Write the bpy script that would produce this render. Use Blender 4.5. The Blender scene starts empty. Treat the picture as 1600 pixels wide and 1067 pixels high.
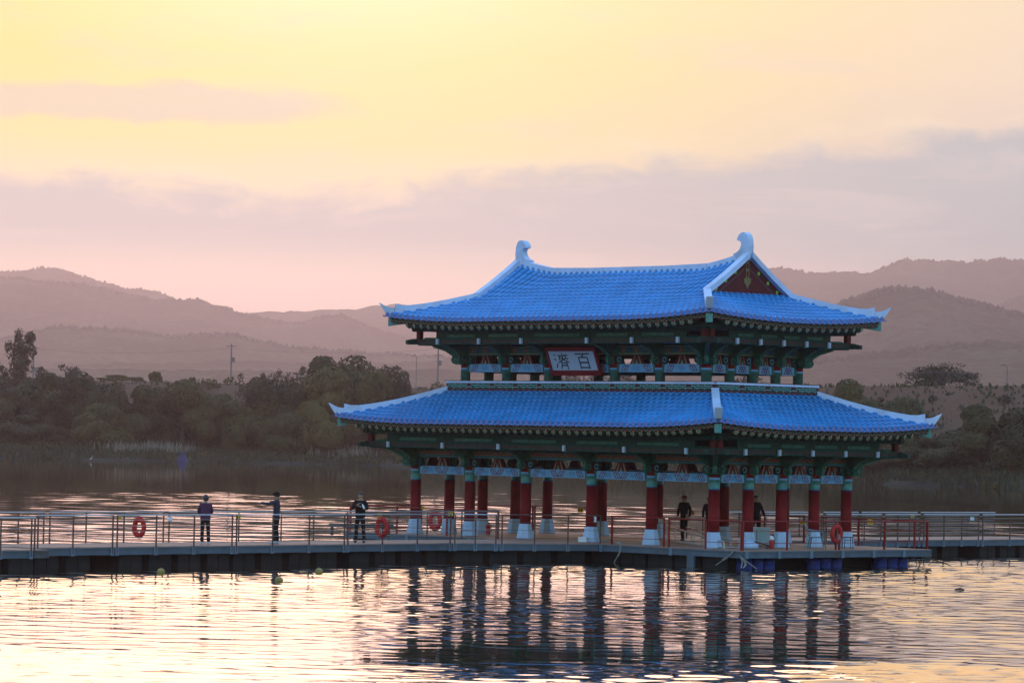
import bpy, math, random
import numpy as np
from mathutils import Vector, Matrix
R = math.radians
SC = bpy.context.scene
COL = SC.collection

# ------------------------------------------------------------------ camera
CAMZ = 4.30                                   # eye above the water
FPX, ROLL, PITCH = 5661.0, 0.0207, 0.0270      # focal length in pixels of a 1600 px wide picture
cam_d = bpy.data.cameras.new('camera'); cam = bpy.data.objects.new('camera', cam_d); COL.objects.link(cam)
cam_d.sensor_width = 36.0; cam_d.lens = FPX / 1600.0 * 36.0
cam_d.clip_start = 0.5; cam_d.clip_end = 60000.0
_r, _u, _f = Vector((1, 0, 0)), Vector((0, -math.sin(PITCH), math.cos(PITCH))), Vector((0, math.cos(PITCH), math.sin(PITCH)))
_cx = _r * math.cos(ROLL) + _u * math.sin(ROLL); _cy = _u * math.cos(ROLL) - _r * math.sin(ROLL)
_m = Matrix((_cx, _cy, -_f)).transposed().to_4x4(); _m.translation = Vector((0, 0, CAMZ))
cam.matrix_world = _m
SC.camera = cam

# ------------------------------------------------------------------ exposure and renderer
SC.view_settings.view_transform = 'Standard'; SC.view_settings.look = 'None'
SC.view_settings.exposure = 0.0; SC.view_settings.gamma = 1.0
SC.view_settings.use_curve_mapping = False
SC.render.engine = 'CYCLES'
SC.cycles.use_denoising = True
SC.cycles.max_bounces = 6; SC.cycles.diffuse_bounces = 3; SC.cycles.glossy_bounces = 3
SC.cycles.transparent_max_bounces = 6; SC.cycles.volume_bounces = 1
SC.cycles.caustics_reflective = False; SC.cycles.caustics_refractive = False
SC.cycles.sample_clamp_indirect = 4.0

# ------------------------------------------------------------------ node helper
class N:
    def __init__(s, tree): s.t = tree; s.n = tree.nodes; s.l = tree.links
    def new(s, typ, **kw):
        n = s.n.new(typ)
        for k, v in kw.items(): setattr(n, k, v)
        return n
    def put(s, sock, v):
        if hasattr(v, 'is_output') or isinstance(v, bpy.types.NodeSocket): s.l.new(v, sock)
        elif isinstance(v, (tuple, list)) and sock.type == 'RGBA' and len(v) == 3: sock.default_value = (*v, 1)
        else: sock.default_value = v
    def m(s, op, a, b=None, c=None, clamp=False):
        n = s.new('ShaderNodeMath', operation=op); n.use_clamp = clamp
        s.put(n.inputs[0], a)
        if b is not None: s.put(n.inputs[1], b)
        if c is not None: s.put(n.inputs[2], c)
        return n.outputs[0]
    def mix(s, f, a, b, mode='MIX'):
        n = s.new('ShaderNodeMix', data_type='RGBA', blend_type=mode)
        s.put(n.inputs[0], f); s.put(n.inputs[6], a); s.put(n.inputs[7], b)
        return n.outputs[2]
    def ramp(s, f, stops, interp='LINEAR'):
        n = s.new('ShaderNodeValToRGB'); cr = n.color_ramp; cr.interpolation = interp
        while len(cr.elements) < len(stops): cr.elements.new(0.5)
        for e, (p, c) in zip(cr.elements, stops):
            e.position = p; e.color = (*c, 1) if not isinstance(c, (int, float)) else (c, c, c, 1)
        s.put(n.inputs[0], f); return n.outputs[0]
    def smooth(s, v, a, b):                      # smoothstep
        n = s.new('ShaderNodeMapRange', interpolation_type='SMOOTHSTEP')
        s.put(n.inputs[0], v); n.inputs[1].default_value = a; n.inputs[2].default_value = b
        return n.outputs[0]
    def noise(s, vec, scale, detail=3, rough=0.5, dist=0.0):
        n = s.new('ShaderNodeTexNoise'); n.inputs['Scale'].default_value = scale; n.inputs['Detail'].default_value = detail
        n.inputs['Roughness'].default_value = rough; n.inputs['Distortion'].default_value = dist
        if vec is not None: s.l.new(vec, n.inputs['Vector'])
        return n.outputs['Fac']
    def comb(s, x, y, z):
        n = s.new('ShaderNodeCombineXYZ'); s.put(n.inputs[0], x); s.put(n.inputs[1], y); s.put(n.inputs[2], z); return n.outputs[0]
    def sep(s, v):
        n = s.new('ShaderNodeSeparateXYZ'); s.l.new(v, n.inputs[0]); return n.outputs

# ------------------------------------------------------------------ sky
SUN_EL, SUN_AZ = 8.0, -7.0                    # degrees; azimuth from +Y towards +X
K = 10.0                                      # cloud colours below are radiances; the Background strength is 1/K
W = bpy.data.worlds.new('World'); SC.world = W; W.use_nodes = True
w = N(W.node_tree); w.n.clear()
out = w.new('ShaderNodeOutputWorld'); bg = w.new('ShaderNodeBackground'); bg.inputs[1].default_value = 1.0 / K
w.l.new(bg.outputs[0], out.inputs[0])
sky = w.new('ShaderNodeTexSky', sky_type='NISHITA'); sky.sun_disc = False
sky.sun_elevation = R(SUN_EL); sky.sun_rotation = R(SUN_AZ); sky.altitude = 20
sky.air_density = 1.6; sky.dust_density = 1.2; sky.ozone_density = 2.5
tc = w.new('ShaderNodeTexCoord'); gen = tc.outputs['Generated']
gx, gy, gz = w.sep(gen)
el = w.m('MULTIPLY', w.m('ARCSINE', gz), 180 / math.pi)
az = w.m('MULTIPLY', w.m('ARCTAN2', gx, gy), 180 / math.pi)
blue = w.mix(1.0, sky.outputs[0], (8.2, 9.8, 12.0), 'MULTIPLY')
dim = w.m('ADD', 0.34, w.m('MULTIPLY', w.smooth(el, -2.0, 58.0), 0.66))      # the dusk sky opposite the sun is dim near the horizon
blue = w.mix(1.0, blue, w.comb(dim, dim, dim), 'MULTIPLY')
# wisps: noise laid out in degrees, stretched along the horizon
pv = w.comb(w.m('MULTIPLY', az, 0.20), w.m('MULTIPLY', el, 0.95), 0.0)
n1 = w.noise(pv, 1.0, 6, 0.58, 0.4)
pv2 = w.comb(w.m('MULTIPLY', az, 0.55), w.m('MULTIPLY', el, 1.2), 4.7)
n2 = w.noise(pv2, 1.3, 6, 0.55, 0.3)
elw = w.m('ADD', el, w.m('MULTIPLY', w.m('SUBTRACT', n2, 0.5), 0.7))
glow_l = w.ramp(w.m('DIVIDE', elw, 30.0), [(0.0, (1.0, 0.68, 0.56)), (0.075, (1.04, 0.78, 0.62)), (0.115, (1.0, 0.82, 0.58)), (0.155, (0.97, 0.83, 0.27)),
                                          (0.20, (1.0, 0.81, 0.15)), (0.25, (1.03, 0.86, 0.22)), (0.36, (1.28, 0.92, 0.34)), (0.60, (1.24, 0.84, 0.42)), (1.0, (0.80, 0.70, 0.66))])
glow_r = w.ramp(w.m('DIVIDE', elw, 30.0), [(0.0, (0.56, 0.50, 0.53)), (0.08, (0.62, 0.57, 0.58)), (0.14, (0.80, 0.68, 0.62)), (0.19, (0.98, 0.79, 0.58)),
                                          (0.235, (1.0, 0.82, 0.55)), (0.36, (1.26, 0.90, 0.48)), (0.60, (1.28, 0.88, 0.50)), (1.0, (0.78, 0.70, 0.68))])
side = w.smooth(az, -2.5, 9.5)
veil = w.mix(side, glow_l, glow_r)
# brightest patch round the hidden sun
ga = w.m('DIVIDE', w.m('SUBTRACT', az, -2.6), 4.6); ge = w.m('DIVIDE', w.m('SUBTRACT', el, 9.0), 3.0)
gd = w.m('ADD', w.m('MULTIPLY', ga, ga), w.m('MULTIPLY', ge, ge))
gl = w.m('POWER', 2.718, w.m('MULTIPLY', gd, -1.0))
veil = w.mix(w.m('MULTIPLY', gl, 0.85), veil, (1.32, 1.20, 0.78))
# long cloud bank over the hills
top = w.m('ADD', w.m('MULTIPLY', w.m('ABSOLUTE', w.m('ADD', az, 4.2)), 0.105), 3.75)
top = w.m('ADD', top, w.m('MULTIPLY', w.m('SUBTRACT', n2, 0.5), 1.3))
d_top = w.m('SUBTRACT', top, el)
bank = w.m('MULTIPLY', w.smooth(d_top, -0.2, 0.34), w.smooth(el, 2.3, 3.3))
bank = w.m('MULTIPLY', bank, w.m('ADD', 0.90, w.m('MULTIPLY', side, 0.08)))
bank_col = w.mix(side, (0.45, 0.525, 0.525), (0.46, 0.54, 0.56))
n3 = w.noise(w.comb(w.m('MULTIPLY', az, 0.30), w.m('MULTIPLY', el, 1.9), 9.1), 1.0, 6, 0.6, 0.6)
bank_col = w.mix(w.m('MULTIPLY', w.smooth(n3, 0.48, 0.72), 0.32), bank_col, (0.86, 0.76, 0.70))
rim = w.m('MULTIPLY', w.smooth(d_top, -0.55, -0.05), w.smooth(d_top, 0.35, -0.02))
veil = w.mix(w.m('MULTIPLY', rim, w.m('MULTIPLY', w.smooth(n2, 0.40, 0.65), 0.35)), veil, (1.10, 0.95, 0.66))
veil = w.mix(bank, veil, bank_col)
# lens-shaped cloud upper left
la = w.m('DIVIDE', w.m('ADD', az, 6.4), 3.9); le = w.m('DIVIDE', w.m('SUBTRACT', el, w.m('ADD', 5.17, w.m('MULTIPLY', w.m('SUBTRACT', n2, 0.5), 0.5))), 0.36)
lens = w.m('SUBTRACT', 1.0, w.m('ADD', w.m('MULTIPLY', la, la), w.m('MULTIPLY', le, le)))
veil = w.mix(w.m('MULTIPLY', w.smooth(lens, -0.25, 0.6), 0.55), veil, (0.62, 0.58, 0.585))
# faint streaks everywhere
st = w.m('MULTIPLY', w.smooth(n1, 0.50, 0.70), w.smooth(el, 3.5, 5.0))
veil = w.mix(w.m('MULTIPLY', st, 0.36), veil, (0.88, 0.74, 0.69))
# the lit veil thins out away from the sun; clear blue with thin cloud elsewhere
sd = Vector((math.sin(R(SUN_AZ)) * math.cos(R(SUN_EL)), math.cos(R(SUN_AZ)) * math.cos(R(SUN_EL)), math.sin(R(SUN_EL))))
vd = w.new('ShaderNodeVectorMath', operation='DOT_PRODUCT'); w.l.new(gen, vd.inputs[0]); vd.inputs[1].default_value = sd
near = w.smooth(vd.outputs['Value'], 0.50, 0.93)
thin = w.noise(gen, 2.2, 7, 0.6, 0.8)
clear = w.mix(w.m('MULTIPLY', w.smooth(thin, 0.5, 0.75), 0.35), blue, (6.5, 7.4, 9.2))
veilK = w.mix(1.0, veil, (K, K, K), 'MULTIPLY')
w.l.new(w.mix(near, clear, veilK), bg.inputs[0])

sun_d = bpy.data.lights.new('sun', 'SUN'); sun_d.energy = 0.29; sun_d.angle = R(24); sun_d.color = (1.0, 0.63, 0.55)
sun = bpy.data.objects.new('sun', sun_d); COL.objects.link(sun)
sun.rotation_euler = (-Vector((sd.x, sd.y, math.sin(R(SUN_EL + 2))))).to_track_quat('-Z', 'Y').to_euler()

# ------------------------------------------------------------------ mesh helper
class MB:
    def __init__(s): s.v = []; s.f = []; s.mi = []; s.uv = {}
    def add(s, vs, fs, mi=0):
        o = len(s.v); s.v.extend([tuple(p) for p in vs])
        for f in fs: s.f.append(tuple(i + o for i in f)); s.mi.append(mi)
        return s
    def box(s, x0, x1, y0, y1, z0, z1, mi=0):
        if x0 > x1: x0, x1 = x1, x0
        if y0 > y1: y0, y1 = y1, y0
        return s.add([(x0, y0, z0), (x1, y0, z0), (x1, y1, z0), (x0, y1, z0), (x0, y0, z1), (x1, y0, z1), (x1, y1, z1), (x0, y1, z1)],
                     [(0, 3, 2, 1), (4, 5, 6, 7), (0, 1, 5, 4), (1, 2, 6, 5), (2, 3, 7, 6), (3, 0, 4, 7)], mi)
    def lathe(s, prof, n=12, c=(0, 0), mi=None, rot=0.0, cap=True):
        vs = []; fs = []; ms = []
        for r, z in prof:
            for k in range(n):
                a = rot + 2 * math.pi * k / n; vs.append((c[0] + r * math.cos(a), c[1] + r * math.sin(a), z))
        o = len(s.v); s.v.extend(vs)
        for j in range(len(prof) - 1):
            for k in range(n):
                k2 = (k + 1) % n
                s.f.append((o + j * n + k, o + j * n + k2, o + (j + 1) * n + k2, o + (j + 1) * n + k)); s.mi.append(mi[j] if mi else 0)
        if cap:
            s.f.append(tuple(o + k for k in range(n))[::-1]); s.mi.append(mi[0] if mi else 0)
            s.f.append(tuple(o + (len(prof) - 1) * n + k for k in range(n))); s.mi.append(mi[-1] if mi else 0)
        return s
    def tube(s, pts, r, n=6, mi=0, cap=True, endmi=None):
        pts = [Vector(p) for p in pts]; rr = r if isinstance(r, (list, tuple)) else [r] * len(pts)
        o = len(s.v); up = Vector((0, 0, 1)); prev = None
        for i, p in enumerate(pts):
            d = (pts[min(i + 1, len(pts) - 1)] - pts[max(i - 1, 0)]).normalized()
            a = (prev - d * prev.dot(d)) if prev is not None else (up.cross(d) if abs(d.z) < 0.95 else Vector((1, 0, 0)).cross(d))
            a.normalize(); prev = a; b = d.cross(a)
            for k in range(n):
                t = 2 * math.pi * k / n; s.v.append(tuple(p + (a * math.cos(t) + b * math.sin(t)) * rr[i]))
        for i in range(len(pts) - 1):
            for k in range(n):
                k2 = (k + 1) % n; s.f.append((o + i * n + k, o + i * n + k2, o + (i + 1) * n + k2, o + (i + 1) * n + k)); s.mi.append(mi)
        if cap:
            e = mi if endmi is None else endmi
            s.f.append(tuple(o + k for k in range(n))[::-1]); s.mi.append(e)
            l = o + (len(pts) - 1) * n; s.f.append(tuple(l + k for k in range(n))); s.mi.append(e)
        return s
    def prism(s, poly, frame, t0, t1, mi=0):
        """poly: 2-D outline; frame: (origin, ex, ey, en) ; extruded from t0 to t1 along en"""
        o, ex, ey, en = [Vector(q) for q in frame]; n = len(poly)
        vs = [o + ex * p[0] + ey * p[1] + en * t0 for p in poly] + [o + ex * p[0] + ey * p[1] + en * t1 for p in poly]
        fs = [tuple(range(n))[::-1], tuple(range(n, 2 * n))] + [(k, (k + 1) % n, n + (k + 1) % n, n + k) for k in range(n)]
        return s.add(vs, fs, mi)
    def ribbon(s, pts, wd, frame, mi=0, h=0.004):
        """flat painted stroke along a 2-D polyline on a plane"""
        o, ex, ey, en = [Vector(q) for q in frame]; P = [Vector((p[0], p[1])) for p in pts]
        L = []; Rr = []
        for i, p in enumerate(P):
            d = P[min(i + 1, len(P) - 1)] - P[max(i - 1, 0)]; d.normalize(); q = Vector((-d.y, d.x)) * wd / 2
            L.append(p + q); Rr.append(p - q)
        vs = [o + ex * q.x + ey * q.y + en * h for q in L] + [o + ex * q.x + ey * q.y + en * h for q in Rr]
        n = len(P)
        return s.add(vs, [(n + i, n + i + 1, i + 1, i) for i in range(n - 1)], mi)
    def mesh(s, name, mats, smooth=False):
        me = bpy.data.meshes.new(name); me.from_pydata(s.v, [], s.f)
        for m in (mats if isinstance(mats, (list, tuple)) else [mats]): me.materials.append(m)
        if s.mi: me.polygons.foreach_set('material_index', s.mi)
        if smooth: me.polygons.foreach_set('use_smooth', [True] * len(me.polygons))
        me.update(); return me
    def build(s, name, mats, parent=None, smooth=False, **kw):
        return link(name, s.mesh(name, mats, smooth), parent, **kw)

def link(name, data, parent=None, loc=None, rz=0.0, kind=None):
    o = bpy.data.objects.new(name, data); COL.objects.link(o)
    if parent is not None: o.parent = parent
    if loc is not None: o.location = loc
    if rz: o.rotation_euler = (0, 0, rz)
    if kind: o['kind'] = kind
    return o
def tag(o, label, cat, group=None):
    o['label'] = label; o['category'] = cat
    if group: o['group'] = group
    return o
def thing(name, label, cat, loc=(0, 0, 0), rz=0.0, group=None):
    return tag(link(name, None, None, loc, rz), label, cat, group)
def dup(o, parent=None, label=None):
    c = o.copy(); COL.objects.link(c)
    if parent is not None: c.parent = parent
    if label: c['label'] = label
    for ch in list(o.children): dup(ch, c)
    return c
def fast_mesh(name, V, F, mats, mi=None, smooth=False):
    """V (n,3) array, F (m,4) or (m,3) array"""
    me = bpy.data.meshes.new(name); V = np.asarray(V, np.float32); F = np.asarray(F, np.int32)
    me.vertices.add(len(V)); me.vertices.foreach_set('co', V.ravel())
    k = F.shape[1]; me.loops.add(F.size); me.loops.foreach_set('vertex_index', F.ravel())
    me.polygons.add(len(F)); me.polygons.foreach_set('loop_start', np.arange(0, F.size, k, dtype=np.int32))
    me.polygons.foreach_set('loop_total', np.full(len(F), k, np.int32))
    for m in (mats if isinstance(mats, (list, tuple)) else [mats]): me.materials.append(m)
    if mi is not None: me.polygons.foreach_set('material_index', np.asarray(mi, np.int32))
    if smooth: me.polygons.foreach_set('use_smooth', np.ones(len(F), bool))
    me.update(calc_edges=True); me.validate(); return me

# ------------------------------------------------------------------ materials
def mat(name, col, rough=0.6, var=0.12, scale=3.0, bump=0.0, bscale=20.0, metal=0.0, spec=0.5, dirt=None, dirt_amt=0.3, obj=True, island=0.0):
    m = bpy.data.materials.new(name); m.use_nodes = True; t = N(m.node_tree); p = t.n['Principled BSDF']
    tcn = t.new('ShaderNodeTexCoord'); co = tcn.outputs['Object'] if obj else None
    geo = t.new('ShaderNodeNewGeometry'); pos = geo.outputs['Position']
    n = t.noise(pos, scale, 5, 0.6)
    c = t.mix(t.smooth(n, 0.25, 0.75), tuple(x * (1 - var) for x in col), tuple(min(1, x * (1 + var)) for x in col))
    if dirt is not None:
        n2_ = t.noise(pos, scale * 0.37, 6, 0.7, 0.6)
        c = t.mix(t.m('MULTIPLY', t.smooth(n2_, 0.5, 0.72), dirt_amt), c, dirt)
    if island:
        ri = geo.outputs['Random Per Island']; c = t.mix(t.m('MULTIPLY', ri, island * 2), c, tuple(x * .55 for x in col)); c = t.mix(t.m('MULTIPLY', t.smooth(ri, .96, 1.0), .25), c, (.10, .24, .46))
    t.l.new(c, p.inputs['Base Color'])
    p.inputs['Roughness'].default_value = rough; p.inputs['Metallic'].default_value = metal
    p.inputs['Specular IOR Level'].default_value = spec
    if bump:
        b = t.new('ShaderNodeBump'); b.inputs['Strength'].default_value = 0.6; b.inputs['Distance'].default_value = bump
        t.l.new(t.noise(pos, bscale, 4, 0.6), b.inputs['Height']); t.l.new(b.outputs[0], p.inputs['Normal'])
    return m
M = {}
M['tile'] = mat('glazed_blue_tile', (0.034, 0.245, 0.56), 0.42, 0.14, 1.1, 0.004, 30, spec=0.4, dirt=(0.02, 0.10, 0.30), dirt_amt=0.35, island=0.10)
M['eave_tile'] = mat('blue_tile_end', (0.11, 0.16, 0.40), 0.5, 0.25, 9.0)
M['white'] = mat('white_ridge_plaster', (0.50, 0.57, 0.75), 0.65, 0.10, 1.5, 0.003, 25, spec=0.3, dirt=(0.30, 0.32, 0.36), dirt_amt=0.55)
M['red'] = mat('red_lacquer', (0.20, 0.012, 0.014), 0.6, 0.18, 2.0, 0.002, 18, spec=0.15, dirt=(0.10, 0.010, 0.010), dirt_amt=0.6)
M['darkred'] = mat('dark_red_paint', (0.10, 0.014, 0.014), 0.65, 0.2, 2.5, spec=0.15)
M['green'] = mat('green_paint', (0.027, 0.118, 0.085), 0.6, 0.3, 6.0, spec=0.25, dirt=(0.02, 0.06, 0.05), dirt_amt=0.5)
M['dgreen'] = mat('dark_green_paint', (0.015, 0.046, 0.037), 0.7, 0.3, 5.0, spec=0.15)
M['teal'] = mat('pale_teal_paint', (0.065, 0.22, 0.20), 0.6, 0.25, 8.0, dirt=(0.06, 0.2, 0.12), dirt_amt=0.7)
M['fret'] = mat('fretwork_teal', (0.10, 0.36, 0.32), 0.6, 0.1, 8.0)
M['lblue'] = mat('pale_blue_paint', (0.13, 0.32, 0.56), 0.6, 0.12, 5.0)
M['mblue'] = mat('sky_blue_paint', (0.045, 0.20, 0.46), 0.6, 0.12, 9.0)
M['maroon'] = mat('maroon_paint', (0.10, 0.008, 0.04), 0.6, 0.1, 9.0)
M['tan'] = mat('tan_paint', (0.34, 0.30, 0.19), 0.6, 0.2, 14.0)
M['pink'] = mat('dull_pink_paint', (0.26, 0.13, 0.10), 0.6, 0.2, 14.0)
M['navy'] = mat('navy_paint', (0.02, 0.05, 0.20), 0.6, 0.2, 9.0)
M['vred'] = mat('vermilion_paint', (0.36, 0.05, 0.03), 0.6, 0.2, 9.0)
M['lime'] = mat('lime_paint', (0.22, 0.50, 0.05), 0.6, 0.1, 9.0)
M['gold'] = mat('gold_paint', (0.15, 0.10, 0.025), 0.5, 0.2, 14.0)
M['pedestal'] = mat('pale_pedestal_paint', (0.37, 0.47, 0.63), 0.65, 0.08, 2.5, 0.003, 20, dirt=(0.30, 0.30, 0.30), dirt_amt=0.5)
M['ink'] = mat('black_ink', (0.012, 0.012, 0.015), 0.6, 0.1)
M['signwhite'] = mat('sign_white', (0.40, 0.47, 0.60), 0.6, 0.06, 3.0)
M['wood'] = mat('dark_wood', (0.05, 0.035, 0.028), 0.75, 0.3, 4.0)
M['deck'] = mat('deck_timber', (0.30, 0.16, 0.115), 0.7, 0.22, 2.0, 0.004, 14, dirt=(0.17, 0.10, 0.08), dirt_amt=0.6)
M['steel'] = mat('galvanised_steel', (0.34, 0.38, 0.42), 0.35, 0.12, 3.0, metal=0.6)
M['post'] = mat('brown_post_paint', (0.11, 0.055, 0.045), 0.6, 0.15, 3.0, spec=0.2)
M['fascia'] = mat('grey_steel_fascia', (0.080, 0.105, 0.135), 0.6, 0.15, 1.2, spec=0.25, dirt=(0.07, 0.045, 0.035), dirt_amt=0.8)
M['bracketgrey'] = mat('dark_fixing_steel', (0.10, 0.15, 0.20), 0.5, 0.15, 3.0)
M['pontoon'] = mat('black_pontoon_plastic', (0.015, 0.015, 0.016), 0.6, 0.3, 1.5, spec=0.12, dirt=(0.022, 0.012, 0.009), dirt_amt=0.5)
M['bluedrum'] = mat('blue_float_plastic', (0.008, 0.020, 0.13), 0.5, 0.2, 1.5, spec=0.2)
M['redrail'] = mat('red_rail_paint', (0.22, 0.014, 0.012), 0.55, 0.15, 3.0, spec=0.2)
M['buoy'] = mat('lifebuoy_red', (0.42, 0.02, 0.018), 0.6, 0.15, 4.0, spec=0.2)
M['rope'] = mat('pale_rope', (0.27, 0.25, 0.23), 0.9, 0.2, 30.0)
M['yellow'] = mat('yellow_sign', (0.62, 0.40, 0.02), 0.55, 0.1, 6.0)
M['ball'] = mat('yellow_float', (0.26, 0.17, 0.03), 0.5, 0.2, 6.0)
M['paper'] = mat('white_paper', (0.70, 0.68, 0.72), 0.8, 0.06, 6.0)
M['plastic'] = mat('dull_green_plastic', (0.10, 0.15, 0.15), 0.45, 0.15, 5.0)
M['cabinet'] = mat('pale_cabinet', (0.36, 0.47, 0.50), 0.55, 0.1, 3.0)
M['alu'] = mat('aluminium', (0.46, 0.44, 0.43), 0.45, 0.1, 4.0, metal=0.5)
M['black'] = mat('black_rubber', (0.015, 0.015, 0.017), 0.6, 0.2)
M['bark'] = mat('bark', (0.055, 0.045, 0.036), 0.9, 0.3, 4.0)
M['skin'] = mat('skin', (0.36, 0.20, 0.14), 0.6, 0.08)
M['hair'] = mat('black_hair', (0.012, 0.010, 0.010), 0.6, 0.3, 40)
M['purple'] = mat('purple_cloth', (0.055, 0.011, 0.042), 0.85, 0.15, 8)
M['navycloth'] = mat('navy_cloth', (0.012, 0.014, 0.028), 0.85, 0.2, 8)
M['blackcloth'] = mat('black_cloth', (0.010, 0.009, 0.010), 0.95, 0.2, 8, spec=0.15)
M['darkcloth'] = mat('brown_black_cloth', (0.014, 0.010, 0.010), 0.95, 0.2, 8, spec=0.15)
M['redcap'] = mat('red_cap', (0.24, 0.03, 0.03), 0.85, 0.1, 8)
M['shoe'] = mat('pale_shoe', (0.42, 0.45, 0.52), 0.7, 0.1)
M['tent'] = mat('blue_tent', (0.012, 0.020, 0.10), 0.7, 0.15, 1.0)
M['egret'] = mat('white_feather', (0.5, 0.5, 0.5), 0.8, 0.05)
M['pole'] = mat('concrete_pole', (0.16, 0.14, 0.14), 0.8, 0.1)
M['silver'] = mat('bottle_silver', (0.6, 0.62, 0.65), 0.3, 0.1, metal=0.5)

def leafmat(name, c1, c2):
    m = bpy.data.materials.new(name); m.use_nodes = True; t = N(m.node_tree); p = t.n['Principled BSDF']
    geo = t.new('ShaderNodeNewGeometry'); oi = t.new('ShaderNodeObjectInfo')
    n = t.noise(geo.outputs['Position'], 0.35, 4, 0.6)
    r = t.m('ADD', t.m('MULTIPLY', geo.outputs['Random Per Island'], 0.5), t.m('MULTIPLY', n, 0.7))
    c = t.mix(t.smooth(r, 0.25, 0.9), c1, c2)
    c = t.mix(t.smooth(oi.outputs['Random'], 0.2, 0.5), t.mix(0.55, c, c1), c)
    c = t.mix(t.m('MULTIPLY', t.smooth(oi.outputs['Random'], 0.5, 1.0), 0.6), c, tuple(x * f for x, f in zip(c2, (1.25, 1.0, 0.8))))
    t.l.new(c, p.inputs['Base Color']); p.inputs['Roughness'].default_value = 0.75; p.inputs['Specular IOR Level'].default_value = 0.2
    return m
M['leaf'] = leafmat('willow_leaf', (0.022, 0.018, 0.005), (0.056, 0.045, 0.011))
M['leaf_olive'] = leafmat('olive_leaf', (0.034, 0.027, 0.007), (0.082, 0.066, 0.015))
M['leaf_brown'] = leafmat('autumn_leaf', (0.045, 0.034, 0.022), (0.085, 0.055, 0.035))
M['reed'] = leafmat('reed_blade', (0.030, 0.030, 0.013), (0.074, 0.064, 0.032))
M['plume'] = leafmat('reed_plume', (0.09, 0.08, 0.065), (0.20, 0.18, 0.155))
def hillmat():
    m = bpy.data.materials.new('wooded_slope'); m.use_nodes = True; t = N(m.node_tree); p = t.n['Principled BSDF']
    P = t.new('ShaderNodeNewGeometry').outputs['Position']
    n = t.m('ADD', t.m('MULTIPLY', t.noise(P, 0.006, 5, 0.6, 0.5), 0.6), t.m('MULTIPLY', t.noise(P, 0.05, 5, 0.65), 0.6))
    c = t.ramp(n, [(0.40, (0.016, 0.014, 0.012)), (0.58, (0.040, 0.034, 0.022)), (0.75, (0.095, 0.080, 0.050))])
    t.l.new(c, p.inputs['Base Color']); p.inputs['Roughness'].default_value = 0.95; p.inputs['Specular IOR Level'].default_value = 0.05
    b = t.new('ShaderNodeBump'); b.inputs['Distance'].default_value = 10.0; b.inputs['Strength'].default_value = 0.8
    t.l.new(t.noise(P, 0.04, 5, 0.65), b.inputs['Height']); t.l.new(b.outputs[0], p.inputs['Normal']); return m
M['hill'] = hillmat()
M['forest'] = leafmat('hill_forest', (0.026, 0.022, 0.016), (0.050, 0.042, 0.026))
# ------------------------------------------------------------------ where a sight line of the photograph meets the place
def ray(px, py):
    a, b = px - 800.0, py - 533.5; c, s = math.cos(ROLL), math.sin(ROLL)
    u, v = c * a + s * b, -s * a + c * b
    return u, FPX * math.cos(PITCH) + v * math.sin(PITCH), FPX * math.sin(PITCH) - v * math.cos(PITCH)
def at(px, py, Y):                             # point at distance Y
    x, y, z = ray(px, py); t = Y / y; return x * t, CAMZ + z * t
def on(px, py, z):                             # point at height z
    dx, dy, dz = ray(px, py); t = (z - CAMZ) / dz; return dx * t, dy * t

# ------------------------------------------------------------------ ground: one sheet from behind the camera to beyond the hills
SHX = np.array([-6000, -400, -130, -73, -46, -18, 5, 25, 43, 55, 90, 160, 400, 6000.])
SHY = np.array([470, 470, 500, 519, 533, 535, 512, 462, 420, 395, 372, 350, 330, 330.])
def hnoise(x, y, seed=0):
    r = np.random.RandomState(seed); o = np.zeros_like(x)
    for k in range(14):
        a = r.rand() * 6.28; f = 0.02 * 1.5 ** (k * 0.8); o += np.sin((x * np.cos(a) + y * np.sin(a)) * f + r.rand() * 6.28) / (1 + 0.55 * k)
    return o
def ground_z(x, y):
    x = np.asarray(x, float); y = np.asarray(y, float)
    s = y - np.interp(x, SHX, SHY) + 1.6 * np.sin(x * 0.31) + 1.1 * np.sin(x * 0.83 + 1)
    z = np.interp(s, [-40, -6, 0, 3, 8, 30, 45, 62, 80, 86, 96, 130, 400], [-2.6, -1.6, -0.1, 0.6, 1.0, 1.7, 3.4, 7.4, 12.2, 12.6, 12.6, 6.0, 4.5])
    z = z + np.where(s > 4, 0.13 * hnoise(x, y), 0) * np.clip(s / 30, 0, 1)
    near = np.interp(y, [-40, 0, 7, 20], [2.9, 2.7, 2.4, -2.6])
    return np.where(y < 100, near, z)
gx_ = np.concatenate([np.linspace(-12000, -420, 16), np.arange(-400, 401, 5.0), np.linspace(420, 12000, 16)])
gy_ = np.concatenate([np.linspace(-300, -20, 5), np.arange(-10, 31, 4.0), np.linspace(60, 310, 8), np.arange(320, 760, 3.5), np.linspace(800, 18000, 40)])
GX, GY = np.meshgrid(gx_, gy_)
GZ = ground_z(GX, GY)
nx, ny = len(gx_), len(gy_)
ii = (np.arange(ny - 1)[:, None] * nx + np.arange(nx - 1)[None, :]).ravel()
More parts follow.
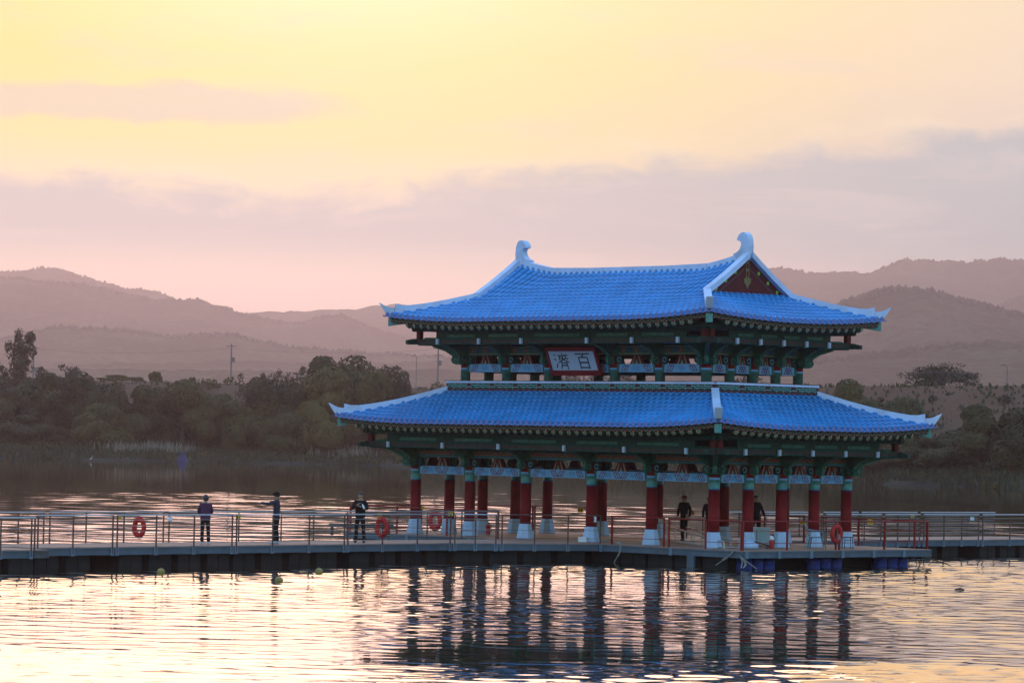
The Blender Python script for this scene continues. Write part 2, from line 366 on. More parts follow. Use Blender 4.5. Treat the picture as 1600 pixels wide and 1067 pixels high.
def leafless(name):
    m = bpy.data.materials.new(name); m.use_nodes = True; t = N(m.node_tree); p = t.n['Principled BSDF']
    geo = t.new('ShaderNodeNewGeometry'); P = geo.outputs['Position']; zz = t.sep(P)[2]
    n = t.noise(P, 0.10, 6, 0.65); n2_ = t.noise(P, 0.9, 5, 0.6)
    low = t.mix(n, (0.036, 0.036, 0.018), (0.075, 0.068, 0.036))
    high = t.mix(n, (0.12, 0.048, 0.030), (0.18, 0.080, 0.048))
    c = t.mix(t.smooth(t.m('ADD', zz, t.m('MULTIPLY', n2_, 5.0)), 6.5, 11.5), low, high)
    c = t.mix(t.smooth(zz, 0.1, 0.7), (0.035, 0.028, 0.022), c)
    c = t.mix(t.m('MULTIPLY', n2_, 0.5), c, (0.05, 0.045, 0.03))
    t.l.new(c, p.inputs['Base Color']); p.inputs['Roughness'].default_value = 0.95; p.inputs['Specular IOR Level'].default_value = 0.1
    b = t.new('ShaderNodeBump'); b.inputs['Distance'].default_value = 0.5; b.inputs['Strength'].default_value = 0.7
    t.l.new(n2_, b.inputs['Height']); t.l.new(b.outputs[0], p.inputs['Normal']); return m
M['ground'] = leafless('river_bank')
link('ground', fast_mesh('ground', np.stack([GX.ravel(), GY.ravel(), GZ.ravel()], 1), np.stack([ii, ii + 1, ii + nx + 1, ii + nx], 1), M['ground'], smooth=True), kind='structure')

# ------------------------------------------------------------------ river
def watermat():
    m = bpy.data.materials.new('river_water'); m.use_nodes = True; t = N(m.node_tree); p = t.n['Principled BSDF']
    p.inputs['Base Color'].default_value = (0.060, 0.044, 0.034, 1); p.inputs['Roughness'].default_value = 0.035; p.inputs['IOR'].default_value = 1.333
    p.inputs['Specular IOR Level'].default_value = 0.5
    geo = t.new('ShaderNodeNewGeometry'); P = geo.outputs['Position']; X, Y, Z = t.sep(P)
    q = t.comb(X, t.m('MULTIPLY', Y, 0.8), 0.0)
    a = t.noise(q, 2.6, 1, 0.45, 0.3); b_ = t.noise(q, 0.9, 1.5, 0.45, 0.4); patch = t.noise(q, 0.035, 3, 0.5)
    # gusts: long streaks of ruffled water, fewer towards the sheltered far bank
    st = t.noise(t.comb(t.m('MULTIPLY', X, 0.30), t.m('MULTIPLY', Y, 0.085), 0.0), 1.0, 5, 0.62, 0.2)
    big = t.noise(t.comb(t.m('MULTIPLY', X, 0.035), t.m('MULTIPLY', Y, 0.014), 3.0), 1.0, 3, 0.5)
    thr = t.m('ADD', t.m('MULTIPLY', t.smooth(Y, 150.0, 420.0), 0.26), t.m('SUBTRACT', 0.52, t.m('MULTIPLY', big, 0.22)))
    gust = t.m('DIVIDE', t.m('SUBTRACT', st, thr), 0.10, clamp=True)
    far = t.smooth(Y, 300.0, 340.0)
    calm = t.m('ADD', 0.45, t.m('MULTIPLY', t.smooth(patch, 0.35, 0.65), 0.9))
    # beyond the meshed waves the same ripples go on as relief
    rough = t.m('ADD', WCALM, t.m('MULTIPLY', gust, WFAR))
    h = t.m('ADD', t.m('MULTIPLY', t.m('MULTIPLY', a, WFINE), calm), t.m('MULTIPLY', t.m('MULTIPLY', b_, far), rough))
    bn = t.new('ShaderNodeBump'); bn.inputs['Strength'].default_value = 1.0; bn.inputs['Distance'].default_value = 1.0
    t.l.new(h, bn.inputs['Height']); t.l.new(bn.outputs[0], p.inputs['Normal'])
    g = t.new('ShaderNodeBsdfGlossy'); g.inputs['Roughness'].default_value = 0.03; g.inputs['Color'].default_value = (0.98, 0.855, 0.715, 1); t.l.new(bn.outputs[0], g.inputs['Normal'])
    mx = t.new('ShaderNodeMixShader'); mx.inputs[0].default_value = 0.62; t.l.new(p.outputs[0], mx.inputs[1]); t.l.new(g.outputs[0], mx.inputs[2])
    t.l.new(mx.outputs[0], t.n['Material Output'].inputs['Surface']); return m
WFAR = 0.010; WCALM = 0.002; WFINE = 0.0016; WAVE = 0.40; WAVEFAR = 0.088
M['water'] = watermat()
def wave_z(x, y, l0, l1, n, seed, amp0):
    r = np.random.RandomState(seed); z = np.zeros_like(x)
    for k in range(n):
        lam = l0 * (l1 / l0) ** r.rand(); th = R(90 + r.normal(0, 36)); kk = 2 * math.pi / lam
        ph = kk * (x * math.cos(th) + y * math.sin(th)) + r.rand() * 6.28
        z += amp0 * lam ** 0.80 * (np.sin(ph) + 0.18 * np.cos(2 * ph))
    return z
wx = np.concatenate([np.linspace(-9800, -60, 18), np.arange(-48, -27, 0.5), np.arange(-27, 27.01, 0.115), np.arange(27.5, 48.1, 0.5), np.linspace(60, 9800, 18)])
wy = np.concatenate([np.linspace(-20, 50, 8), np.arange(58, 128, 0.12), np.arange(128, 150, 0.2), np.arange(150, 345, 0.45), np.linspace(350, 760, 40)])
WX, WY = np.meshgrid(wx, wy)
sm = lambda v, a, b: np.clip((v - a) / (b - a), 0, 1) ** 2 * (3 - 2 * np.clip((v - a) / (b - a), 0, 1))
fade = sm(np.abs(WX), 27, 22) * sm(WY, 58, 62); fadef = sm(np.abs(WX), 48, 44)
gust = 0.5 + 0.5 * np.sin(WX * 0.075 + 2.1 * np.sin(WY * 0.021 + 1)) * np.sin(WY * 0.045 - WX * 0.02 + 0.6)
env = 0.66 + 0.45 * np.sin(WX * 0.09 + WY * 0.045 + 1.3) * np.sin(WY * 0.11 - WX * 0.03) + 0.2 * np.sin(WX * 0.31 - WY * 0.2)
env = env * (1 + 0.9 * sm(WX, 5, 13)) * (1 + 4.0 * np.clip((73.0 - WY + 1.5 * np.sin(WX * .35) + np.sin(WX * .9)) / 4, 0, 1))
WZ = wave_z(WX, WY, 0.42, 2.1, 80, 5, 0.0024) * env * fade * sm(WY, 165, 125) * WAVE
shelter = 1 - 0.93 * sm(WY - 30 * gust, 215, 310)
WZ += wave_z(WX, WY, 1.4, 7.0, 60, 9, 0.0040) * fadef * sm(WY, 120, 160) * sm(WY, 345, 320) * shelter * (0.70 + 0.65 * gust) * WAVEFAR
nx = len(wx); ny = len(wy); ii = (np.arange(ny - 1)[:, None] * nx + np.arange(nx - 1)[None, :]).ravel()
link('water', fast_mesh('water', np.stack([WX.ravel(), WY.ravel(), WZ.ravel()], 1), np.stack([ii, ii + 1, ii + nx + 1, ii + nx], 1), M['water'], smooth=True), kind='structure')

# ------------------------------------------------------------------ hills: ridge lines at their own distances
def blob_arrays(n, rs, top=1.0):
    """one ragged eight-sided tree top: verts (n,9,3), faces local"""
    base = np.array([(math.cos(a), math.sin(a), 0) for a in np.arange(5) * 1.2566] + [(0.75 * math.cos(a + .6), 0.75 * math.sin(a + .6), 0.55) for a in np.arange(5) * 1.2566] + [(0, 0, 1.0)])
    V = np.repeat(base[None], n, 0) * (1 + 0.25 * (rs.rand(n, 11, 1) - .5))
    F = []
    for k in range(5):
        k2 = (k + 1) % 5; F += [(k, k2, 5 + k), (k2, 5 + k2, 5 + k), (5 + k, 5 + k2, 10)]
    return V, np.array(F)
def hill(pts, Y, Wf, Wb, seed, tree=3.0, forest=0, fh=9.0, dx=7.0, ext=1500):
    dx *= 1.4; ext *= 1.5
    px = [p[0] for p in pts]; XZ = [at(p[0], p[1], Y) for p in pts]
    X = np.array([q[0] for q in XZ]); Z = np.array([q[1] for q in XZ])
    X = np.concatenate([[X[0] - ext, X[0] - ext * .4], X, [X[-1] + ext * .4, X[-1] + ext]]); Z = np.concatenate([[Z[0] * .55, Z[0] * .8], Z, [Z[-1] * .8, Z[-1] * .5]])
    xs = np.arange(X[0], X[-1], dx); ys = np.concatenate([np.linspace(-Wf, -60, 34), np.arange(-50, 51, 10), np.linspace(60, Wb, 14)])
    def hz(x, y):
        r = np.interp(x, X, Z); r = (r + np.interp(x - 22, X, Z) + np.interp(x + 22, X, Z)) / 3
        r = r + (1.6 * np.sin(x * .021 + seed) + 1.3 * np.sin(x * .047 + 2 * seed) + 1.0 * np.sin(x * .11 + seed)) * Y / 6000
        rs = np.random.RandomState(seed); d = np.where(y < 0, -y / Wf, y / Wb)
        spur = 1 + 0.22 * hnoise(x * 0.22, y * 0.15, seed) / 3.5 * np.clip(d * 2.2, 0, 1) * (1 - d)
        body = (1 - np.clip(d, 0, 1)) ** 1.12 * spur
        return r * body - 6.0
    HX, HY = np.meshgrid(xs, ys); HZ = hz(HX, HY)
    rs = np.random.RandomState(seed + 1)
    HZ = HZ + tree * (rs.rand(*HZ.shape) - .5) * np.clip(HZ / 15, 0, 1)
    nx = len(xs); ny = len(ys); ii = (np.arange(ny - 1)[:, None] * nx + np.arange(nx - 1)[None, :]).ravel()
    o = link('hill', fast_mesh('hill', np.stack([HX.ravel(), HY.ravel() + Y, HZ.ravel()], 1), np.stack([ii, ii + 1, ii + nx + 1, ii + nx], 1), M['hill'], smooth=True), kind='structure')
    if forest:
        n = forest; bx = rs.uniform(X[2] - 60, X[-3] + 60, n); by = -np.abs(rs.normal(0, Wf * 0.10, n)); by = rs.normal(0, 14, n)
        bz = hz(bx, by); V, F = blob_arrays(n, rs); hgt = fh * (0.35 + 0.65 * rs.rand(n) ** 2.5); wd = hgt * (0.42 + 0.35 * rs.rand(n))
        V = V * np.stack([wd, wd, hgt], 1)[:, None, :]; V += np.stack([bx, by + Y, bz - 1.0], 1)[:, None, :]
        Fa = (F[None] + (np.arange(n) * 11)[:, None, None]).reshape(-1, 3)
        link('hill_forest', fast_mesh('hill_forest', V.reshape(-1, 3), Fa, M['forest']), kind='stuff')
    return o
# left: pale far ridge, middle ridge, near ridge
hill([(-60, 412), (0, 416), (20, 420), (50, 417), (85, 416), (105, 420), (135, 432), (160, 437), (185, 444), (225, 447), (262, 459), (275, 464), (330, 488), (420, 508), (560, 510), (590, 494), (610, 488), (640, 496), (690, 500), (760, 510)], 8500, 1900, 700, 11, 6, 1600, 8, 12)
hill([(-60, 428), (0, 431), (20, 426), (60, 431), (70, 437), (110, 439), (150, 444), (190, 455), (215, 461), (260, 463), (300, 463), (340, 472), (380, 487), (410, 496), (440, 500), (475, 499), (492, 490), (515, 487), (540, 487), (555, 493), (575, 504), (592, 514), (640, 526), (700, 540), (800, 556)], 7000, 1600, 600, 12, 6, 2600, 8, 8)
hill([(-60, 524), (0, 522), (25, 520), (60, 510), (100, 503), (112, 503), (125, 507), (150, 510), (168, 505), (180, 513), (205, 513), (240, 518), (255, 522), (290, 517), (345, 513), (375, 520), (400, 525), (430, 530), (455, 538), (520, 545), (620, 548), (740, 556), (900, 570), (1100, 580)], 5000, 1500, 500, 13, 4, 3000, 7.5, 5)
# right: high far ridge, wooded hill, low spurs
hill([(700, 470), (900, 445), (1100, 425), (1200, 415), (1225, 419), (1260, 421), (1300, 422), (1320, 419), (1345, 425), (1365, 423), (1400, 406), (1420, 404), (1448, 400), (1470, 403), (1500, 406), (1520, 404), (1548, 397), (1570, 402), (1590, 408), (1600, 404), (1640, 396), (1720, 405)], 8500, 1900, 700, 14, 6, 1500, 8, 12)
hill([(1500, 500), (1540, 482), (1555, 474), (1575, 464), (1600, 460), (1640, 455), (1700, 462)], 7300, 1200, 500, 17, 6, 500, 8, 9)
hill([(1150, 556), (1220, 520), (1260, 495), (1298, 473), (1330, 460), (1350, 452), (1375, 446), (1400, 444), (1425, 445), (1455, 450), (1485, 459), (1510, 467), (1530, 470), (1548, 473), (1575, 485), (1600, 489), (1650, 500), (1720, 515)], 4300, 1200, 500, 15, 5, 2600, 9, 6)
hill([(1150, 572), (1260, 556), (1350, 545), (1420, 535), (1470, 530), (1505, 525), (1540, 529), (1600, 530), (1680, 528), (1760, 535)], 3300, 1000, 400, 16, 4, 1600, 7, 5)

# ------------------------------------------------------------------ haze
hz_ = MB().box(-9900, 9900, -250, 13000, -4.5, 485)
hm = bpy.data.materials.new('haze'); hm.use_nodes = True; t = N(hm.node_tree); t.n.clear()
ho = t.new('ShaderNodeOutputMaterial'); hv = t.new('ShaderNodeVolumePrincipled'); t.l.new(hv.outputs[0], ho.inputs['Volume'])
hv.inputs['Color'].default_value = (0.95, 0.83, 1.0, 1); hv.inputs['Density'].default_value = 0.000093; hv.inputs['Anisotropy'].default_value = 0.86
hz_.build('haze', hm, kind='stuff')

# ------------------------------------------------------------------ trees
def crown_mesh(name, seed, mats, n=2600, lumps=26, leaf=0.34, w=5.0, h=8.0, shape='round', spread=0.8):
    rs = np.random.RandomState(seed); C = []; Rr = []
    while len(C) < lumps:
        p = rs.uniform(-1, 1, 3)
        if shape == 'poplar': q = np.array([p[0] * 0.42 * (1 - 0.5 * max(p[2], 0)), p[1] * 0.42, p[2]]); ok = True
        elif shape == 'sparse': q = p * np.array([1, 1, 0.8]); ok = (p ** 2).sum() < 1 and (p ** 2).sum() > 0.2
        elif shape == 'dome': q = p.copy(); q[2] = abs(p[2]) * 1.8 - 0.9; ok = p[0] ** 2 + p[1] ** 2 + ((q[2] + .9) / 1.8) ** 2 < 1 and p[0] ** 2 + p[1] ** 2 + ((q[2] + .9) / 1.8) ** 2 > .3
        else: q = p; ok = 0.25 < (p ** 2).sum() < 1
        if ok: C.append(q); Rr.append(rs.uniform(0.30, 0.52) if shape == 'dome' and lumps < 30 else rs.uniform(0.2, 0.4) if shape == 'dome' else rs.uniform(0.16, 0.34))
    C = np.array(C); Rr = np.array(Rr)
    which = rs.randint(0, lumps, n); d = rs.normal(0, 1, (n, 3)); d /= np.linalg.norm(d, axis=1)[:, None]
    rad = Rr[which] * (0.62 + 0.42 * rs.rand(n) ** .5) * spread
    P = (C[which] + d * rad[:, None]) * np.array([w / 2, w / 2, h * 0.40]); P[:, 2] += h * 0.56
    P[:, 2] = np.maximum(P[:, 2], 0.15)
    nrm = d + 0.5 * P / np.linalg.norm(P, axis=1)[:, None] * np.array([1, 1, .4]) + rs.normal(0, 0.35, (n, 3)); nrm /= np.linalg.norm(nrm, axis=1)[:, None]
    tv = np.cross(nrm, rs.normal(0, 1, (n, 3))); tv /= np.linalg.norm(tv, axis=1)[:, None]; bv = np.cross(nrm, tv)
    L = (leaf * (0.6 + 0.8 * rs.rand(n)))[:, None]; Wd = L * (0.42 + 0.25 * rs.rand(n)[:, None])
    Q = np.stack([P - tv * L, P + bv * Wd - tv * L * .1, P + tv * L, P - bv * Wd - tv * L * .1], 1)
    F = np.arange(n * 4).reshape(n, 4)
    trunk = MB(); r0 = 0.035 * w
    trunk.tube([(0, 0, -0.5), (0.02 * w, 0, h * .25), (-0.02 * w, 0.01 * w, h * .5), (0, 0, h * .78)], [r0, r0 * .75, r0 * .5, r0 * .15], 6)
    for k in rs.choice(lumps, min(lumps, 12), False):
        e = C[k] * np.array([w / 2, w / 2, h * .40]); e[2] += h * .56; z0 = h * rs.uniform(.12, .5)
        trunk.tube([(0, 0, z0), tuple(e * np.array([.5, .5, 0]) + np.array([0, 0, (z0 + e[2]) / 2 + .1 * h])), tuple(e)], [r0 * .45, r0 * .28, r0 * .08], 4, cap=False)
    return fast_mesh(name, Q.reshape(-1, 3), F, mats), trunk.mesh(name + '_trunk', M['bark'])
KIND = {
    'willow': [crown_mesh('crown_willow', s, M['leaf'], 15000, 17, 0.25, 9, 9.5, 'dome', 1.0) for s in (1, 2, 3)],
    'olive': [crown_mesh('crown_olive', s, M['leaf_olive'], 13000, 15, 0.23, 8, 7, 'dome', 1.0) for s in (4, 5)],
    'poplar': [crown_mesh('crown_poplar', 6, M['leaf_brown'], 2800, 44, 0.22, 6, 12, 'poplar')],
    'sparse': [crown_mesh('crown_sparse', s, M['leaf_brown'], 900, 20, 0.20, 7, 7, 'sparse') for s in (7, 8)],
    'shrub': [crown_mesh('crown_shrub', 9, M['leaf_brown'], 4200, 44, 0.17, 9, 5.5, 'dome', 0.95)],
}
SIZE = {'willow': (9, 9.5), 'olive': (8, 7), 'poplar': (6, 12), 'sparse': (7, 7), 'shrub': (9, 5.5)}
NAMES = {'willow': 'willow_tree', 'olive': 'bushy_tree', 'poplar': 'poplar_tree', 'sparse': 'thin_tree', 'shrub': 'spreading_shrub'}
tree_i = 0
def tree(kind, px, ytop, halfw, Y, label, group=None, cat='tree', zb=None):
    global tree_i
    x, zt = at(px, ytop, Y); z0 = float(ground_z(np.array([x]), np.array([Y]))[0]) if zb is None else zb
    hw = halfw / FPX * Y; w0, h0 = SIZE[kind]; cm, tm = KIND[kind][tree_i % len(KIND[kind])]; tree_i += 1
    root = thing(NAMES[kind], label, cat, (x, Y, z0), (tree_i * 2.39) % 6.28, group)
    s = ((hw * 2.3) / w0, (hw * 2.3) / w0, max(1.0, (zt - z0)) / h0 * 1.07)
    a = link('crown', cm, root); a.scale = s
    b = link('trunk', tm, root); b.scale = s
    return root
G1 = 'dark riverside trees on the far bank'
for px, yt, hw, Y, kd, lb in [
    (-34, 594, 50, 552, 'willow', 'dark tree at the far left edge of the bank, half cut by the frame'),
    (22, 596, 48, 556, 'willow', 'dark dense tree below the tall thin poplar on the far left bank'),
    (84, 586, 46, 560, 'willow', 'dark bushy tree right of the poplar, under the first utility pole'),
    (140, 583, 48, 552, 'willow', 'broad dark tree behind the white egret on the far bank'),
    (196, 588, 46, 548, 'willow', 'dark rounded tree above the pale reed plumes'),
    (243, 618, 36, 556, 'olive', 'lighter olive tree just left of the rounded tree above the blue tent'),
    (288, 596, 46, 552, 'willow', 'tall rounded dark tree standing right behind the blue tent'),
    (338, 628, 36, 560, 'olive', 'low olive tree between the tent tree and the tall utility pole'),
    (385, 616, 42, 556, 'olive', 'olive bushy tree below the tall utility pole'),
    (600, 576, 44, 554, 'willow', 'dark tree at the right end of the tree mass touching the roof edge'),
    (436, 580, 54, 552, 'willow', 'dark tree at the left foot of the big tree mass beside the pavilion'),
    (486, 561, 58, 556, 'willow', 'tall dark tree left of the crest of the tree mass beside the pavilion'),
    (526, 558, 58, 560, 'willow', 'tallest dark tree of the mass left of the pavilion roof'),
    (568, 560, 54, 552, 'willow', 'dark tree touching the left tip of the lower blue roof'),
    (606, 620, 38, 556, 'olive', 'low olive tree half hidden behind the lower left roof tip'),
    (505, 592, 50, 550, 'olive', 'olive tree filling the middle of the tree mass beside the pavilion'),
    (546, 570, 44, 554, 'willow', 'dark tree right beside the tallest one of the tree mass'),
    (408, 610, 40, 550, 'olive', 'low olive tree at the outer left foot of the tree mass'),
    (455, 640, 40, 546, 'olive', 'low bushy tree in front of the tree mass near the water'),
    (165, 640, 40, 545, 'olive', 'low olive bush in front of the broad dark tree by the reeds'),
    (60, 650, 46, 546, 'willow', 'low dark willow close to the water near the left edge')]:
    tree(kd, px, yt, hw, Y, lb, G1)
tree('poplar', 33, 524, 37, 566, 'tall narrow poplar with sparse leaves rising above the left bank')
for px, yt, hw, Y, lb in [(8, 562, 26, 572, 'thin sparse tree at the left frame edge beside the poplar'), (72, 568, 26, 575, 'thin leafless looking tree right of the poplar'),
        (112, 562, 30, 578, 'thin tree with open crown standing between poplar and levee'), (392, 578, 24, 585, 'small thin tree at the left end of the fringe above the big trees'),
        (432, 571, 28, 588, 'thin open tree behind the left part of the big tree mass'), (470, 566, 26, 590, 'thin brown tree peeping over the big tree mass'),
        (548, 562, 28, 590, 'thin brown tree behind the tallest dark tree'), (582, 564, 30, 588, 'thin drooping tree at the right end of the big tree mass')]:
    tree('sparse', px, yt, hw, Y, lb, 'thin open trees behind the left bank')
for px, yt, hw, Y, lb in [(243, 578, 8, 622, 'small lone sapling on the levee crest between pole and tree'), (180, 592, 22, 612, 'low rounded bush on the levee crest behind the dark trees'), (210, 592, 10, 618, 'tiny bush on the levee crest')]:
    tree('olive', px, yt, hw, Y, lb, 'little plants on the levee')
for px, yt, hw, Y, kd, lb in [
    (1322, 612, 42, 452, 'olive', 'olive bush just right of the roof balustrade'),
    (1392, 610, 56, 440, 'olive', 'big rounded olive bush above the right lower roof ridge'),
    (1452, 684, 44, 424, 'willow', 'dark low tree right of the lower right roof tip'),
    (1515, 664, 50, 428, 'willow', 'dark low tree left of the big tree on the right edge'),
    (1580, 618, 66, 414, 'willow', 'big dark tree at the right edge of the picture'),
    (1640, 640, 50, 410, 'willow', 'dark tree cut by the right frame edge'),
    (1400, 700, 40, 428, 'willow', 'low dark shrubbery tree below the right roof tip by the water')]:
    tree(kd, px, yt, hw, Y, lb, 'trees on the right bank')
tree('shrub', 1473, 566, 54, 492, 'wide dark shrub tree with twiggy crown on the right levee crest')
for px, yt, hw, Y, lb in [(735, 596, 40, 560, 'dark bush behind the left upper columns'), (900, 578, 40, 560, 'twiggy tree seen between upper columns under the name board'), (962, 576, 34, 560, 'twiggy tree seen right of the name board'), (1165, 575, 30, 500, 'thin tree seen between the upper columns at the corner')]:
    tree('sparse', px, yt, hw, Y, lb, 'trees seen through the upper storey')
# reeds and rough grass along both shores
def blades(name, n, xr, sr, hr, wd, m, seed, clump=None):
    rs = np.random.RandomState(seed); x = rs.uniform(*xr, n); s = sr[0] + (sr[1] - sr[0]) * rs.rand(n) ** 1.3
    if clump: x = np.array(clump)[rs.randint(0, len(clump), n)] + rs.normal(0, 1.6, n)
    y = np.interp(x, SHX, SHY) + s; z = ground_z(x, y)
    h = rs.uniform(*hr, n); a = rs.uniform(0, 6.28, n); lean = rs.normal(0, .18, (n, 2)) * h[:, None]
    dx, dy = np.cos(a) * wd, np.sin(a) * wd
    V = np.stack([np.stack([x - dx, y - dy, z - .1], 1), np.stack([x + dx, y + dy, z - .1], 1), np.stack([x + dx * .8 + lean[:, 0] * .5, y + dy * .8 + lean[:, 1] * .5, z + h * .6], 1), np.stack([x + lean[:, 0], y + lean[:, 1], z + h], 1)], 1)
    return link(name, fast_mesh(name, V.reshape(-1, 3), np.arange(n * 4).reshape(n, 4), m), kind='stuff')
blades('reeds', 26000, (-130, 110), (0.5, 30), (0.3, 1.1), 0.14, M['reed'], 3)
blades('grass', 16000, (-120, 110), (30, 85), (0.2, 0.6), 0.2, M['reed'], 4)
blades('reed_plumes', 900, (0, 1), (7, 18), (0.9, 2.0), 0.07, M['plume'], 5, clump=[-58, -56.5, -54, -52.5, -51, -50, -27, -24, -23])
def thicket(name, n, xr, sr, hr, m, seed, per=70, leaf=.26):
    rs = np.random.RandomState(seed); x = rs.uniform(*xr, n); sx = sr[0] + (sr[1] - sr[0]) * rs.rand(n); y = np.interp(x, SHX, SHY) + sx; z = ground_z(x, y); h = rs.uniform(*hr, n)
    d = rs.normal(0, 1, (n, per, 3)); d /= np.linalg.norm(d, axis=2)[:, :, None]; d[:, :, 2] = np.abs(d[:, :, 2])
    P = np.stack([x, y, z - .1], 1)[:, None, :] + d * (h[:, None, None] * np.array([.95, .95, .9]) * (.6 + .4 * rs.rand(n, per, 1)))
    P = P.reshape(-1, 3); N_ = len(P); t1 = rs.normal(0, 1, (N_, 3)); t1 /= np.linalg.norm(t1, axis=1)[:, None]; t2 = np.cross(t1, rs.normal(0, 1, (N_, 3))); t2 /= np.linalg.norm(t2, axis=1)[:, None]
    L = leaf * (.6 + .8 * rs.rand(N_, 1)); Q = np.stack([P - t1 * L, P + t2 * L * .6, P + t1 * L, P - t2 * L * .6], 1)
    return link(name, fast_mesh(name, Q.reshape(-1, 3), np.arange(N_ * 4).reshape(N_, 4), m), kind='stuff')
thicket('undergrowth', 420, (-115, 100), (8, 36), (.7, 2.2), M['leaf'], 6)
thicket('undergrowth', 200, (-115, 12), (20, 90), (.6, 2.0), M['leaf_olive'], 8)
thicket('undergrowth', 60, (20, 95), (20, 92), (.4, 1.1), M['leaf_brown'], 9)
thicket('undergrowth', 300, (-115, 100), (1.5, 9), (.35, .9), M['leaf_olive'], 10, 50, .2)

# ------------------------------------------------------------------ poles, lamps, tent, egret on the banks
def utility_pole(px, ytop, Y, label, arms):
    x, zt = at(px, ytop, Y); z0 = float(ground_z(np.array([x]), np.array([float(Y)]))[0])
    r = thing('utility_pole', label, 'utility pole', (x, Y, z0), 0, 'utility poles on the levee')
    h = zt - z0; MB().tube([(0, 0, -1), (0, 0, h)], [0.17, 0.11], 8).build('pole', M['pole'], r)
    for k in range(arms):
        MB().box(-0.9 + .3 * k, 0.9 - .2 * k, -.05, .05, h - .5 - 1.2 * k, h - .38 - 1.2 * k).build('crossarm', M['pole'], r)
    MB().lathe([(.28, h * .55), (.28, h * .55 + .8)], 8, (0.35, 0)).build('transformer', M['pole'], r)
    return r
utility_pole(53, 540, 632, 'grey utility pole beside the tall poplar on the left', 1)
utility_pole(362, 537, 628, 'tall grey utility pole standing alone on the levee skyline', 1)
utility_pole(685, 540, 622, 'grey utility pole with two crossarms left of the upper storey', 2)
wl = MB()
pp = [at(-40, 548, 640), at(53, 545, 632), at(362, 544, 628), at(685, 545, 622), at(760, 546, 620)]
yy = [640, 632, 628, 622, 620]
for i in range(4):
    for off in (0, .5):
        a, b = pp[i], pp[i + 1]
        wl.tube([(a[0] + (b[0] - a[0]) * q, yy[i] + (yy[i + 1] - yy[i]) * q + off, a[1] + (b[1] - a[1]) * q - 1.6 * 4 * q * (1 - q) * .5) for q in np.linspace(0, 1, 9)], 0.009, 4, cap=False)
tag(wl.build('power_line', M['pole']), 'thin power lines strung between the utility poles over the levee', 'power line')
for px, yt, Y, sg, lb in [(651, 556, 612, -1, 'street lamp with short curved arm left of the upper storey'), (1574, 571, 505, -1, 'street lamp on the right levee beside the wide shrub')]:
    x, zt = at(px, yt, Y); z0 = float(ground_z(np.array([x]), np.array([float(Y)]))[0]); h = zt - z0
    r = thing('street_lamp', lb, 'street lamp', (x, Y, z0), 0, 'street lamps on the levees')
    MB().tube([(0, 0, -.5), (0, 0, h - .2), (sg * .3, 0, h)], [.09, .06, .05], 6).build('pole', M['pole'], r)
    MB().box(sg * .2, sg * .85, -.12, .12, h - .02, h + .1).build('lamp_head', M['pole'], r)
x, y = on(286, 711, 1.0); z0 = float(ground_z(np.array([x]), np.array([y]))[0])
r = thing('tent', 'small blue tent pitched on the far bank in front of a dark tree', 'tent', (x, y, z0))
TW, TH, TL = 1.35, 2.5, 2.2
MB().add([(-TW, -TL / 2, 0), (0, -TL / 2 + .3, TH), (TW * .75, -TL / 2, 0), (-TW, TL / 2, 0), (0, TL / 2 - .3, TH), (TW * .75, TL / 2, 0)], [(0, 1, 4, 3), (2, 5, 4, 1), (3, 4, 5), (0, 2, 1)]).build('canvas', M['tent'], r)
MB().prism([(-.45, 0), (0, 1.6), (.3, 0)], ((-.1, -TL / 2 - .01, 0), (1, 0, 0), (0, .12, 1), (0, -1, 0)), 0, .02).build('door_flap', M['navycloth'], r)
x, y = on(142, 721, 0.0)
r = thing('egret', 'tiny white egret standing at the water edge on the far left bank', 'bird', (x, y, 0)); r.scale = (.62, .62, .62)
b = MB(); b.tube([(-.28, 0, .55), (-.1, 0, .62), (.12, 0, .72), (.2, 0, .8)], [.04, .13, .13, .05], 7)
b.tube([(.18, 0, .78), (.27, 0, .95), (.2, 0, 1.1), (.26, 0, 1.28), (.34, 0, 1.3)], [.06, .045, .04, .05, .03], 6)
b.build('body', M['egret'], r, True)
MB().tube([(.33, 0, 1.3), (.48, 0, 1.27)], [.025, .005], 5).build('beak', M['yellow'], r)
for s in (-.05, .06): MB().tube([(0, s, -.1), (.02, s, .3), (0, s, .58)], .015, 4).build('leg', M['black'], r)
# ------------------------------------------------------------------ pavilion: local x runs along the long front to the right, y to the back, z from the deck
D = 0.65                                       # deck above the water
TH = R(46.5); PLX, PSY = 15.63, 7.02
_fr = Vector((7.20, 127.2)); _ex = Vector((math.cos(TH), -math.sin(TH))); _ey = Vector((math.sin(TH), math.cos(TH)))
PC = _fr - _ex * PLX / 2 + _ey * PSY / 2
def PW(x, y, z=0.0):                           # pavilion local to world
    q = PC + _ex * x + _ey * y; return (q.x, q.y, D + z)
pav = thing('pavilion', 'two storey red pillared pavilion with blue tiled roofs on the floating platform', 'pavilion', (PC.x, PC.y, D), -TH)
UX, FY = (1, 0, 0), (0, -1, 0)
LXs = [-7.815, -4.771, -1.727, 1.727, 4.771, 7.815]; LYs = [-3.51, -1.755, 0, 1.755, 3.51]
UXs = [-6.305, -4.016, -1.727, 1.727, 4.016, 6.305]; UYs = [-2.44, -1.22, 0, 1.22, 2.44]
def perim(xs, ys):
    return [(x, ys[0]) for x in xs] + [(xs[-1], y) for y in ys[1:]] + [(x, ys[-1]) for x in xs[-2::-1]] + [(xs[0], y) for y in ys[-2:0:-1]]
